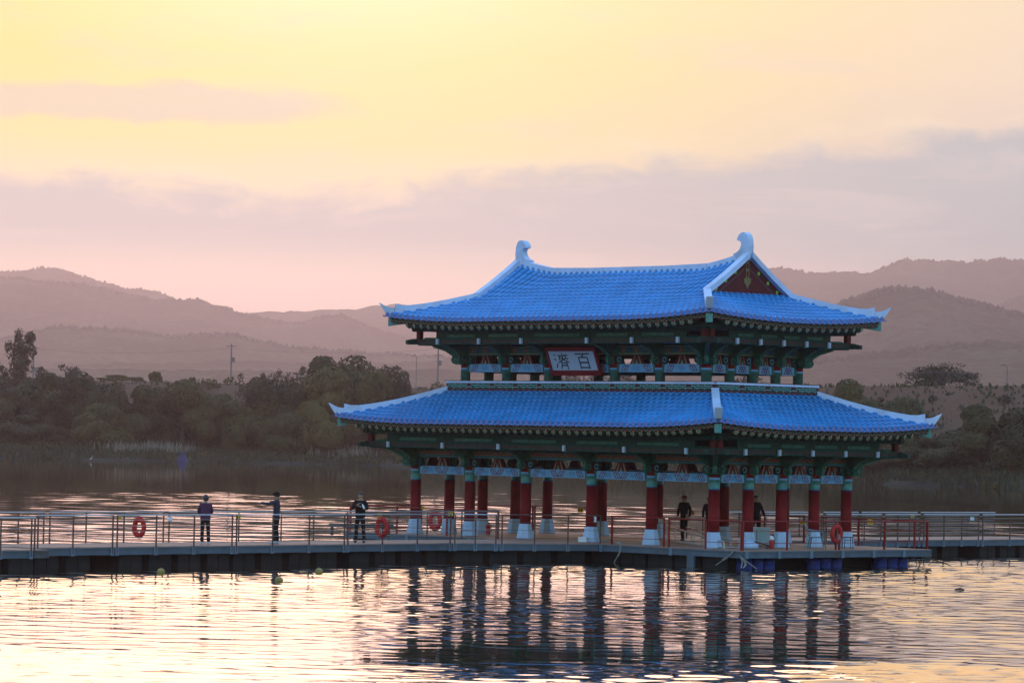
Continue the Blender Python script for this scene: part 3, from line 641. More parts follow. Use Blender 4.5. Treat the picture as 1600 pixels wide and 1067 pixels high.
# lower columns on pale tapered pedestals
cm = MB().lathe([(.205, .5), (.203, 1.2), (.198, 2.03), (.201, 2.03), (.201, 2.07), (.198, 2.07), (.198, 2.38), (.201, 2.38), (.201, 2.46), (.198, 2.46), (.198, 2.62)], 18,
                mi=[0, 0, 1, 1, 1, 2, 3, 3, 3, 0, 0]).mesh('column', [M['red'], M['navy'], M['teal'], M['lblue']])
for p in cm.polygons: p.use_smooth = len(p.vertices) == 4
pm = MB().lathe([(.345, 0), (.345, .035), (.242, .53), (.236, .55)], 8, rot=R(22.5)).mesh('pedestal', M['pedestal'])
for x, y in perim(LXs, LYs):
    c = link('column', cm, pav, (x, y, 0)); link('pedestal', pm, c)
um = MB().lathe([(.185, 5.3), (.185, 6.26), (.188, 6.26), (.188, 6.34), (.185, 6.34), (.185, 6.52)], 18, mi=[0, 0, 1, 1, 2, 2]).mesh('upper_column', [M['teal'], M['lblue'], M['red']])
for p in um.polygons: p.use_smooth = len(p.vertices) == 4
for x, y in perim(UXs, UYs): link('upper_column', um, pav, (x, y, 0))
# painted scroll on a beam face, drawn in the plane x-z with the face at y = 0 looking to -y
def scroll_mesh(L, hgt):
    b = MB(); fr = ((0, 0, 0), (1, 0, 0), (0, 0, 1), (0, -1, 0)); a = hgt * .36; wv = hgt * .11
    def knot(cx, sg, mi):
        k = hgt * 0.42
        for off in (-1, 0, 1):
            b.ribbon([(cx + sg * (off * k - k * .62), -a), (cx + sg * (off * k - k * .30), -a * .5), (cx + sg * (off * k + k * .30), a * .5), (cx + sg * (off * k + k * .62), a)], wv, fr, mi, .004)
        for off, zz in ((-1, 1), (0, -1), (0, 1), (1, -1)):
            x0 = off * k + zz * k * .62
            b.ribbon([(cx + sg * (x0 - .02 * hgt), zz * a), (cx + sg * (x0 + zz * k * .30), zz * a * 1.06), (cx + sg * (x0 + zz * k * .55), zz * a * .72), (cx + sg * (x0 + zz * k * .6), zz * a * .3)], wv * .8, fr, mi, .005)
    def wave(cx, wd, mi):
        for q in (-.5, 0, .5):
            b.ribbon([(cx + (i - 4) / 8 * wd, a * q + a * .45 * math.sin(i * 1.57)) for i in range(9)], wv * .7, fr, mi, .003)
    e = L / 2 - hgt * .25
    if L > 2.2:
        knot(-e + hgt * .75, 1, 0); knot(e - hgt * .75, -1, 0)
        knot(-hgt * .62, -1, 0); knot(hgt * .62, 1, 0)
        wave(-(e + .2) * .48, hgt * 1.1, 1); wave((e + .2) * .48, hgt * 1.1, 1)
    else:
        knot(-e + hgt * .75, 1, 0); knot(e - hgt * .75, -1, 0)
        if L > 1.35 or hgt < .31: wave(0, min(hgt * 1.2, L * .3), 1)
    return b.mesh('painted_scroll', [M['maroon'], M['mblue']])
def band_mesh(L, z0, z1, upper):
    """flat painted flowers / lattice on the green beams"""
    b = MB(); fr = ((0, 0, 0), (1, 0, 0), (0, 0, 1), (0, -1, 0)); h = z1 - z0; zc = (z0 + z1) / 2
    if upper:
        n = max(2, int(L / .34)); st = L * .84 / n
        for i in range(n):
            cx = -L * .42 + st * (i + .5); r = h * .24
            poly = [(cx + r * 1.15 * math.cos(t * 1.047), zc + r * math.sin(t * 1.047)) for t in range(6)]
            b.add([(p[0], -.004, p[1]) for p in poly], [tuple(range(6))], 0 if i % 2 == 0 else 1)
        b.ribbon([(-L * .45, z0 + h * .1), (L * .45, z0 + h * .1)], h * .06, fr, 2, .003)
        b.ribbon([(-L * .45, z1 - h * .1), (L * .45, z1 - h * .1)], h * .06, fr, 2, .003)
    else:
        zb, zt = z0 + h * .38, z0 + h * .80
        b.add([(-L * .46, -.003, zb), (L * .46, -.003, zb), (L * .46, -.003, zt), (-L * .46, -.003, zt)], [(0, 1, 2, 3)], 3)
        n = max(3, int(L / .16)); st = L * .92 / n
        b.ribbon([(-L * .46 + st * i, zb + .02 if i % 2 else zt - .02) for i in range(n + 1)], .022, fr, 0, .005)
        b.ribbon([(-L * .46 + st * i, zt - .02 if i % 2 else zb + .02) for i in range(n + 1)], .022, fr, 4, .005)
        b.ribbon([(-L * .46, z0 + h * .16), (L * .46, z0 + h * .16)], h * .09, fr, 5, .003)
    return b.mesh('painted_band', [M['vred'], M['navy'], M['tan'], M['pink'], M['darkred'], M['mblue']])
CACHE = {}
def cached(key, fn):
    if key not in CACHE: CACHE[key] = fn()
    return CACHE[key]
def storey(xs, ys, cr, zp, zb, zt2, zo, oo, br, ext):
    """zp: plate z range; zb: painted beam z range; zt2: upper band range; zo: outer beam range; oo: how far it stands out; ext: beam ends past the corner"""
    X, Y = xs[-1], ys[-1]
    sides = [((0, -Y), 0, xs), ((X, 0), math.pi / 2, ys), ((0, Y), math.pi, [-q for q in xs[::-1]]), ((-X, 0), -math.pi / 2, [-q for q in ys[::-1]])]
    for (cx, cy), rz, st in sides:
        c, s_ = math.cos(rz), math.sin(rz)
        P = lambda u, v, z=0: (cx + u * c - v * s_, cy + u * s_ + v * c, z)
        for i in range(len(st) - 1):
            L = st[i + 1] - st[i]; mid = (st[i] + st[i + 1]) / 2; Lp = round(L - 2 * cr + .02, 3); hp = zp[1] - zp[0]
            tb = link('tie_beam', cached(('tb', Lp, hp), lambda: MB().box(-Lp / 2, Lp / 2, -.06, .06, -hp / 2, hp / 2, 0).box(-Lp / 2, -Lp / 2 + .1, -.075, .075, -hp / 2 - .01, hp / 2 + .01, 1).box(Lp / 2 - .1, Lp / 2, -.075, .075, -hp / 2 - .01, hp / 2 + .01, 1).mesh('tie_beam', [M['lblue'], M['green']])), pav, P(mid, 0, (zp[0] + zp[1]) / 2), rz)
            sc = link('painted_scroll', cached(('sc', Lp, hp), lambda: scroll_mesh(Lp - .2, hp)), tb, (0, -.06, 0))
            Lb = round(L - .12, 3)
            pb = link('painted_beam', cached(('pb', Lb, zb), lambda: MB().box(-Lb / 2, Lb / 2, -.09, .09, zb[0], zb[1], 0).mesh('painted_beam', [M['green']])), pav, P(mid, 0), rz)
            link('painted_band', cached(('pn', Lb, zb), lambda: band_mesh(Lb - .2, zb[0], zb[1], br)), pb, (0, -.09, 0))
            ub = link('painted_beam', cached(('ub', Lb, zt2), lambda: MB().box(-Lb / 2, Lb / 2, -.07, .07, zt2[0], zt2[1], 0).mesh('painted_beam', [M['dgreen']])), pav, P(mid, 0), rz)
            link('painted_band', cached(('un', Lb, zt2), lambda: band_mesh(Lb - .2, zt2[0], zt2[1], not br)), ub, (0, -.07, 0))
            # splayed strut standing on the tie beam in the middle of the bay
            z0, z1 = zp[1], zb[0]; hh = z1 - z0; wb = .34 if L > 1.6 else .24
            def strut():
                b = MB(); fr = ((0, 0, z0), (1, 0, 0), (0, 0, 1), (0, -1, 0))
                b.prism([(-wb, 0), (wb, 0), (wb * .45, hh), (-wb * .45, hh)], fr, -.04, .04, 0)
                for k, (q, mi) in enumerate(((.74, 1), (.5, 2))):
                    b.prism([(-wb * q, .0), (wb * q, .0), (wb * q * .4, hh * .92), (-wb * q * .4, hh * .92)], fr, .04, .045 + .004 * k, mi)
                b.prism([(-.07, 0), (.07, 0), (0, hh * .5)], fr, .049, .056, 3)
                return b.mesh('strut', [M['darkred'], M['pink'], M['darkred'], M['teal']])
            link('strut', cached(('st', L, z0), strut), pav, P(mid, 0), rz)
        # brackets at the columns: winged plate running outwards, with scrolled arms along the wall
        zt = zo[0]
        def bracket():
            b = MB(); fr = ((0, 0, 0), (0, -1, 0), (0, 0, 1), (1, 0, 0)); z0 = zp[1] - .02
            out = [(-.55, zt2[1]), (-.55, zb[0]), (-.3, zb[0] - .05), (-.28, z0), (.30, z0), (.40, z0 + .05), (.44, z0 + .16), (.40, zb[0] - .06), (.46, zb[0] + .02), (.70, zb[0] + .20), (1.02, zt - .04), (oo + .08, zt - .04), (oo + .08, zt - .0), (oo - .12, zt2[1])]
            b.prism(out, fr, -.075, .075, 0)
            b.ribbon([(.24 + .1 * math.cos(t * .7), z0 + .14 + .1 * math.sin(t * .7)) for t in range(8)], .03, fr, 1, .079)
            b.ribbon([(.24 + .1 * math.cos(t * .7), z0 + .14 + .1 * math.sin(t * .7)) for t in range(8)], .03, ((0, 0, 0), (0, -1, 0), (0, 0, 1), (-1, 0, 0)), 1, .079)
            b.ribbon([(.42, zb[0] - .02), (.62, zb[0] + .15), (.98, zt - .07)], .03, fr, 1, .079)
            b.ribbon([(.42, zb[0] - .02), (.62, zb[0] + .15), (.98, zt - .07)], .03, ((0, 0, 0), (0, -1, 0), (0, 0, 1), (-1, 0, 0)), 1, .079)
            # wall arms
            fw = ((0, -.02, 0), (1, 0, 0), (0, 0, 1), (0, -1, 0)); hz = zb[0] - z0
            for sg in (-1, 1):
                b.prism([(sg * .08, z0), (sg * .30, z0), (sg * .42, z0 + hz * .25), (sg * .44, z0 + hz * .6), (sg * .36, zb[0] - .02), (sg * .08, zb[0] - .02)], fw, -.05, .05, 2)
                b.ribbon([(sg * (.28 + .085 * math.cos(t * .8)), z0 + hz * .5 + .085 * math.sin(t * .8)) for t in range(8)], .028, fw, 3, .054)
            b.box(-.12, .12, -.12, .12, z0 + .03, zb[0] - .03, 4)
            return b.mesh('bracket', [M['green'], M['teal'], M['dgreen'], M['lblue'], M['darkred']])
        def beam_end():
            zc = (zo[0] + zo[1]) / 2
            return MB().box(-.058, .058, -oo - .20, -oo - .12, zc - .105, zc + .105, 0).box(-.065, .065, -oo - .12, 0, zc - .11, zc + .11, 1).mesh('beam_end', [M['signwhite'], M['dgreen']])
        for i, u in enumerate(st[:-1]):
            k = link('bracket', cached(('bk', zt), bracket), pav, P(u, 0), rz)
            link('beam_end', cached(('be', zt), beam_end), k)
            if i == 0:   # corner: a second bracket at forty-five degrees and one for the other face
                k2 = link('bracket', cached(('bk', zt), bracket), pav, P(u, 0), rz - math.pi / 4); k2.scale = (1, 1.3, 1)
                k3 = link('bracket', cached(('bk', zt), bracket), pav, P(u, 0), rz - math.pi / 2)
                link('beam_end', cached(('be', zt), beam_end), k3)
        # outer beam carried on the brackets, blocks and eave purlin above it
        Lx = st[-1] + oo + ext; zc = (zo[0] + zo[1]) / 2; hb = (zo[1] - zo[0]) / 2
        def outer():
            b = MB()
            b.prism([(-Lx, zc - hb), (Lx, zc - hb), (Lx, zc + hb * .4), (Lx - .35, zc + hb), (-Lx + .35, zc + hb), (-Lx, zc + hb * .4)], ((0, 0, 0), (1, 0, 0), (0, 0, 1), (0, -1, 0)), -.075, .075, 0)
            n = int(2 * Lx / .22)
            b.ribbon([(-Lx + .08 + (2 * Lx - .16) * i / n, zc + (.03 if i % 2 else -.03)) for i in range(n + 1)], .04, ((0, 0, 0), (1, 0, 0), (0, 0, 1), (0, -1, 0)), 1, .079)
            return b.mesh('outer_beam', [M['dgreen'], M['darkred']])
        rsx = 0.0 if abs(rz) in (0, math.pi) else .012
        ob = link('outer_beam', cached(('ob', Lx, zc), outer), pav, P(0, -oo, rsx), rz)
        zr = zo[1]
        MB().box(-st[-1] - .25, st[-1] + .25, -.03, .03, zr + .005, zr + .33).build('infill_board', M['dgreen'], pav, loc=P(0, -oo + .03, rsx), rz=rz)
        for i in range(len(st) - 1):
            L = st[i + 1] - st[i]
            link('infill_panel', cached(('ip', round(L, 2), zr), lambda: MB().box(-L * .34, L * .34, -.012, 0, zr + .06, zr + .17).mesh('infill_panel', [M['green']])), pav, P((st[i] + st[i + 1]) / 2, -oo - .0005, rsx), rz)
        bm_ = cached('blk', lambda: MB().box(-.1, .1, -.08, .08, -.02, .30).mesh('bearing_block', M['darkred']))
        for u in (-st[-1] - oo + .15, st[-1] + oo - .15): link('bearing_block', bm_, pav, P(u, -oo, zr + rsx), rz)
        MB().tube([(-st[-1] - oo - .2, 0, zr + .40), (st[-1] + oo + .2, 0, zr + .40)], .12, 10).build('eave_purlin', M['dgreen'], pav, loc=P(0, -oo, rsx * 2), rz=rz)
storey(LXs, LYs, .20, (2.29, 2.58), (2.92, 3.22), (3.26, 3.56), (3.27, 3.48), 1.3, False, .52)
storey(UXs, UYs, .185, (6.18, 6.48), (6.82, 7.15), (7.18, 7.46), (7.19, 7.39), 1.33, True, .52)

# ---------------- roofs
class Roof:
    def __init__(s, X, Y, c0, c1, c2, T, lift, up=None):
        s.X, s.Y, s.c, s.T, s.lift, s.up = X, Y, (c0, c1, c2), T, lift, up
    def z(s, t, wd, x=0.0):
        z = s.c[0] + s.c[1] * t + s.c[2] * t * t
        z += s.lift * max(0, 1 - wd / 4.6) ** 2 * max(0.0, 1 - t / 3.03)
        if s.up: z += s.up[0] * max(0.0, min(1.05, (abs(x) - 3.7) / (s.up[1] - 3.7))) ** 1.35 * max(0.0, min(1.0, (t - 2.2) / 2.4)) ** 1.2
        return z
    def pt(s, side, u, t, h=0.0):
        """side 0 front 1 right 2 back 3 left; u along the eave (left to right seen from outside)"""
        half = s.X if side % 2 == 0 else s.Y
        wd = half - abs(u)
        if side == 0: x, y = u, -s.Y + t
        elif side == 1: x, y = s.X - t, u
        elif side == 2: x, y = -u, s.Y - t
        else: x, y = -s.X + t, -u
        return Vector((x, y, s.z(t, wd, x if side % 2 == 0 else 0.0) + h))
LOW = Roof(10.065, 5.76, 4.20, .33, .022, 3.03, .22)
UPP = Roof(8.515, 4.66, 8.03, .335, .0176, 4.66, .24, (0.42, 5.92))
GX0 = 5.915
def tmax_low(side, u):
    half = LOW.X if side % 2 == 0 else LOW.Y
    return min(3.03, half - abs(u) + .04)
def tmax_upp(side, u):
    if side % 2 == 0: return 4.64 if abs(u) <= GX0 + .12 else min(4.64, UPP.X - abs(u) + .04)
    return min(2.60, UPP.Y - abs(u) + .04)
def tiled(roof, side, tmax, name):
    half = roof.X if side % 2 == 0 else roof.Y
    nr = int(round(2 * half / .30)); du = 2 * half / nr; dt = .345
    b = MB(); prof = [(-.078, .0), (-.055, .062), (0, .088), (.055, .062), (.078, .0)]
    eave = MB()
    for i in range(nr):
        u = -half + du * (i + .5); tm = tmax(side, u)
        if tm < .08: continue
        k = max(1, int(math.ceil(tm / dt)))
        for j in range(k):
            t0, t1 = j * dt, min(tm, (j + 1) * dt + .02)
            if t1 - t0 < .05: continue
            hs = .045                                   # lower end of each tile sits proud of the one below
            vs = []
            for (t, sc, hh) in ((t0, 1.0, hs), (t1, .82, .002)):
                for a, h in prof: vs.append(roof.pt(side, u + a * sc, t, h * sc + hh + .03))
            o = [(q, q + 5, q + 6, q + 1) for q in range(4)] + [(0, 1, 2, 3, 4)]
            b.add(vs, [f[::-1] for f in o])
            # flat tile between this rib and the next
            u2 = min(half, u + du); tm2 = min(tm, tmax(side, u2)) ; te = min(t1, tm2)
            if te - t0 > .05:
                q = [roof.pt(side, u + .05, t0, .048), roof.pt(side, u2 - .05, t0, .048), roof.pt(side, u2 - .05, te, .0), roof.pt(side, u + .05, te, .0),
                     roof.pt(side, (u + u2) / 2, t0, .010), roof.pt(side, (u + u2) / 2, te, -.040)]
                b.add(q, [(0, 4, 5, 3), (4, 1, 2, 5)])
                b.add([roof.pt(side, u + .05, t0, .048), roof.pt(side, (u + u2) / 2, t0, .010), roof.pt(side, u2 - .05, t0, .048), roof.pt(side, u2 - .05, t0, -.02), roof.pt(side, (u + u2) / 2, t0, -.045), roof.pt(side, u + .05, t0, -.02)], [(0, 5, 4, 1), (1, 4, 3, 2)])
        # upright end tile and drip tile
        c = roof.pt(side, u, 0, .06); ex = (roof.pt(side, u + .05, 0) - roof.pt(side, u - .05, 0)).normalized(); en = {0: Vector((0, -1, 0)), 1: Vector((1, 0, 0)), 2: Vector((0, 1, 0)), 3: Vector((-1, 0, 0))}[side]
        eave.prism([(-.08, -.085), (.08, -.085), (.09, .0), (.06, .06), (0, .125), (-.06, .06), (-.09, .0)], (c, ex, (0, 0, 1), en), .0, .03)
        c2 = roof.pt(side, min(half, u + du / 2), 0, .0)
        eave.prism([(-.10, .02), (-.06, -.035), (0, -.05), (.06, -.035), (.10, .02), (0, -.01)], (c2, ex, (0, 0, 1), en), .0, .025)
    b.build(name, M['tile'], pav, kind='stuff')
    eave.build('eave_tiles', M['eave_tile'], pav, kind='stuff')
for sd_ in range(4):
    tiled(LOW, sd_, tmax_low, 'roof_tiles'); tiled(UPP, sd_, tmax_upp, 'roof_tiles')
# boarding under the tiles, rafters with painted ends, eave boards with zigzag trim
def soffit(roof, side, tmax, depth=.13):
    half = roof.X if side % 2 == 0 else roof.Y; n = 40; b = MB(); us = np.linspace(-half + .1, half - .1, n)
    for i in range(n - 1):
        for j in range(5):
            ta = [.10 + (min(2.9, tmax(side, us[i])) - .12) * q for q in (j / 5, (j + 1) / 5)]; tb = [.10 + (min(2.9, tmax(side, us[i + 1])) - .12) * q for q in (j / 5, (j + 1) / 5)]
            if min(ta) < 0 or min(tb) < 0: continue
            b.add([roof.pt(side, us[i], ta[0], -depth), roof.pt(side, us[i + 1], tb[0], -depth), roof.pt(side, us[i + 1], tb[1], -depth), roof.pt(side, us[i], ta[1], -depth)], [(0, 3, 2, 1)])
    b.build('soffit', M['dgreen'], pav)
raf_m = MB().tube([(0, 0, 0), (0, .02, 0), (0, 1, 0)], [.100, .102, .102], 10, 0, endmi=1)
raf_m.add([(0.026 * math.cos(t * .785), -.004, 0.026 * math.sin(t * .785)) for t in range(8)][::-1], [tuple(range(8))], 2)
raf_mesh = raf_m.mesh('rafter', [M['green'], M['tan'], M['green'], M['pink']], True)
def rafters(roof, side, tmax, cor, inn):
    half = roof.X if side % 2 == 0 else roof.Y; n = int(round((2 * half - 2.1) / .395)); us = np.linspace(-half + 1.08, half - 1.08, n)
    for u in us:
        ti = .16; wd = half - abs(u); ln = max(.35, min(inn, wd * 1.0))
        # the rafters fan out towards the corner beam
        fan = 0.0 if wd > 2.6 else (2.6 - wd) * .22 * (1 if u > 0 else -1)
        a = roof.pt(side, u, ti, -.315); e = roof.pt(side, u - fan * ln, ti + ln, -.29)
        o = link('rafter', raf_mesh, pav); d = e - a
        o.matrix_local = Matrix.Translation(a) @ d.to_track_quat('Y', 'Z').to_matrix().to_4x4() @ Matrix.Diagonal((1, d.length, 1, 1))
def eave_board(roof, side):
    half = roof.X if side % 2 == 0 else roof.Y; n = 60; us = np.linspace(-half + .12, half - .12, n); b = MB(); z = MB()
    en = {0: Vector((0, -1, 0)), 1: Vector((1, 0, 0)), 2: Vector((0, 1, 0)), 3: Vector((-1, 0, 0))}[side]
    T = .10
    top, bot = -.055, -.235
    for i in range(n - 1):
        q = [roof.pt(side, us[i], T, bot), roof.pt(side, us[i + 1], T, bot), roof.pt(side, us[i + 1], T, top), roof.pt(side, us[i], T, top)]
        q += [p - en * .06 for p in q]
        b.add(q, [(0, 1, 2, 3), (4, 7, 6, 5), (0, 4, 5, 1), (3, 2, 6, 7)])
    m = int((2 * half - .3) / .2); uz = np.linspace(-half + .15, half - .15, m + 1)
    for i in range(m):
        u0, u1 = uz[i], uz[i + 1]; a0, a1 = (bot + .035, top - .02) if i % 2 == 0 else (top - .02, bot + .035); w_ = .06
        z.add([roof.pt(side, u0, T, a0 - w_ * .5) + en * .005, roof.pt(side, u1, T, a1 - w_ * .5) + en * .005, roof.pt(side, u1, T, a1 + w_ * .5) + en * .005, roof.pt(side, u0, T, a0 + w_ * .5) + en * .005], [(0, 1, 2, 3)], 0)
        if i % 2 == 1:
            c = roof.pt(side, u0, T, bot + .035) + en * .007; ex = (roof.pt(side, u1, T) - roof.pt(side, u0, T)).normalized()
            z.add([c + ex * .028 * math.cos(k) + Vector((0, 0, .028)) * math.sin(k) for k in (0, 1.571, 3.1416, 4.712)], [(0, 1, 2, 3)], 1)
    eb = b.build('eave_board', M['darkred'], pav); z.build('zigzag_trim', [M['green'], M['tan']], eb)
for rf, tm, cor, inn in ((LOW, tmax_low, 0, 1.9), (UPP, tmax_upp, 0, 1.9)):
    for sd_ in range(4): soffit(rf, sd_, tm); rafters(rf, sd_, tm, cor, inn); eave_board(rf, sd_)
    # corner beams
    for sx in (-1, 1):
        for sy in (-1, 1):
            P = lambda t, h: Vector((sx * (rf.X - t), sy * (rf.Y - t), rf.z(t, t) + h)); b = MB()
            ex = Vector((sx, sy, 0)).normalized(); side_v = Vector((-ex.y, ex.x, 0)); ts = [.10, .5, 1.0, 1.6, 2.2]
            vs = []
            for t in ts:
                for sg, h in ((-1, -.42 + .03 * t), (1, -.42 + .03 * t), (1, -.10), (-1, -.10)): vs.append(P(t, h) + side_v * .12 * sg)
            fs = [(0, 1, 2, 3), tuple(len(vs) - 4 + k for k in (3, 2, 1, 0))]; ms = [1, 0]
            for i in range(len(ts) - 1):
                for k in range(4): fs.append((i * 4 + k, (i + 1) * 4 + k, (i + 1) * 4 + (k + 1) % 4, i * 4 + (k + 1) % 4)); ms.append(2 if i <= 1 and k in (1, 3) else 0)
            o_ = len(b.v); b.v.extend([tuple(v) for v in vs]); b.f.extend(fs); b.mi.extend(ms)
            cb = b.build('corner_beam', [M['green'], M['teal'], M['teal']], pav)
            pb = MB()
            for sg in (-1, 1):
                o = P(.35, -.26) + side_v * .12 * sg
                for cx in (-.15, .10, .36, .62): pb.ribbon([(cx + .075 * math.cos(t * .8), .075 * math.sin(t * .8)) for t in range(7)], .035, (o, -ex, (0, 0, 1), side_v * sg), 0 if cx != .12 else 1, .006)
            pb.build('painted_scroll', [M['maroon'], M['navy']], cb)
# white plastered ridges
def strip(path, half_w, name, parent=pav, mats=None):
    """path: list of (xy point, bottom z, top z)"""
    b = MB(); n = len(path); vs = []
    for i, (p, zb, zt) in enumerate(path):
        p = Vector(p); q = (Vector(path[min(i + 1, n - 1)][0]) - Vector(path[max(i - 1, 0)][0])).normalized(); s_ = Vector((-q.y, q.x)) * half_w
        vs += [(p.x - s_.x, p.y - s_.y, zb), (p.x + s_.x, p.y + s_.y, zb), (p.x + s_.x, p.y + s_.y, zt), (p.x - s_.x, p.y - s_.y, zt)]
    fs = [(3, 2, 1, 0), tuple(4 * (n - 1) + k for k in (0, 1, 2, 3))]
    for i in range(n - 1):
        for k in range(4): fs.append((i * 4 + k, i * 4 + (k + 1) % 4, (i + 1) * 4 + (k + 1) % 4, (i + 1) * 4 + k))
    b.add(vs, fs); return b.build(name, mats or M['white'], parent)
def hip(rf, t_in, sx, sy, hw=.135):
    S = lambda t: rf.z(max(t, 0), max(t, 0)); P = lambda t: (sx * (rf.X - t), sy * (rf.Y - t))
    main = [(t, -.03 if t > .8 else -.06 + (.8 - t) * .02, h) for t, h in ((t_in, .22), (2.2, .235), (1.7, .245), (1.3, .255), (.95, .27), (.67, .285), (.45, .33), (.27, .42))]
    a = strip([(P(t), S(t) + zb + .03, S(t) + h) for t, zb, h in main], hw, 'hip_ridge')
    # the lower step that runs out over the corner to a raised point
    low = [(.26, .02, .26), (.12, .055, .30), (.02, .09, .36), (-.07, .28, .43), (-.15, .46, .49)]
    strip([(P(t), S(t) + zb, S(t) + h) for t, zb, h in low], hw - .004, 'ridge_tip', a)
for sx in (-1, 1):
    for sy in (-1, 1):
        hip(LOW, 3.05, sx, sy); hip(UPP, 2.5, sx, sy)
xs_ = [-5.98, -5.5, -5.0, -4.55, -4.1, -2, 0, 2, 4.1, 4.55, 5.0, 5.5, 5.98]
strip([((x, 0.0), UPP.z(4.64, 3, x) - .10, UPP.z(4.64, 3, x) + .215) for x in xs_], .15, 'main_ridge')
jm = MB()
for x in (-4.05, -1.3, 1.3, 4.05): jm.box(x - .006, x + .006, -.154, .154, UPP.z(4.64, 3, x) + .0, UPP.z(4.64, 3, x) + .218)
jm.build('ridge_joints', M['bracketgrey'], pav)
zr = UPP.z(4.64, 3, 5.98) - .07
orn = [(5.35, zr + .20), (5.55, zr + .27), (5.68, zr + .38), (5.745, zr + .52), (5.73, zr + .63), (5.63, zr + .68), (5.53, zr + .69), (5.56, zr + .80), (5.64, zr + .91), (5.76, zr + .98), (5.90, zr + .98), (6.01, zr + .90), (6.08, zr + .74), (6.11, zr + .50), (6.10, zr + .20), (6.0, zr - .02), (5.5, zr - .05)]
for sx in (-1, 1):
    MB().prism([(sx * x, z) for x, z in (orn if sx > 0 else orn)], ((0, 0, 0), (1, 0, 0), (0, 0, 1), (0, -1, 0)), -.14, .14).build('ridge_ornament', M['white'], pav)
    # gable ridges, board and its painted trim
    gx = sx * (GX0 + .10)
    for sy in (-1, 1):
        strip([((gx, sy * (UPP.Y - t)), UPP.z(t, 3, gx) + .0, UPP.z(t, 3, gx) + h) for t, h in ((4.60, .225), (4.1, .22), (3.5, .22), (3.0, .22), (2.62, .225), (2.42, .225))], .14, 'gable_ridge')
    gp = sx * (GX0 + .02); zbase = UPP.z(2.6, 3) - .12; half = UPP.Y - 2.55
    prof = [(y, UPP.z(UPP.Y - abs(y), 3, GX0) + .02) for y in np.linspace(-half, half, 15)]
    poly = [(-half, zbase), (half, zbase)] + [(y, z) for y, z in prof[::-1]]
    if sx < 0: poly = [(-y, z) for y, z in poly][::-1]
    fr = ((gp, 0, 0), (0, sx, 0), (0, 0, 1), (sx, 0, 0))
    if sx < 0: poly = [(-y, z) for y, z in poly]
    gb = MB().prism(poly, fr, -.06, .0).build('gable_board', M['darkred'], pav)
    tr = MB(); zz = lambda y: UPP.z(UPP.Y - abs(y), 3, GX0)
    for sg in (-1, 1):
        tr.ribbon([(sg * y, zz(y) - .32) for y in np.linspace(.16, 1.72, 6)], .022, fr, 1, .006)
        for y in (.62, 1.12, 1.62):
            c = (sg * y, zz(y) - .13); r_ = .085
            tr.add([Vector(fr[0]) + Vector(fr[1]) * (c[0] + r_ * math.cos(k + .6)) + Vector((0, 0, c[1] + r_ * math.sin(k + .6))) + Vector(fr[3]) * .008 for k in (0, 1.571, 3.1416, 4.712)], [(0, 1, 2, 3)], 0)
    tr.build('gable_trim', [M['lime'], M['fascia']], gb)
    pn = MB(); zt_ = zz(0) - .14
    pn.prism([(-.09, zt_), (.09, zt_), (.09, zt_ - .62), (.20, zt_ - .60), (.17, zt_ - .78), (.10, zt_ - .82), (0, zt_ - 1.0), (-.10, zt_ - .82), (-.17, zt_ - .78), (-.20, zt_ - .60), (-.09, zt_ - .62)], fr, .0, .03, 0)
    pn.prism([(-.05, zt_ - .08), (.05, zt_ - .08), (.05, zt_ - .26), (-.05, zt_ - .26)], fr, .03, .036, 1); pn.prism([(-.05, zt_ - .36), (.05, zt_ - .36), (.05, zt_ - .56), (-.05, zt_ - .56)], fr, .03, .036, 1)
    pn.build('gable_pendant', [M['gold'], M['darkred']], gb)
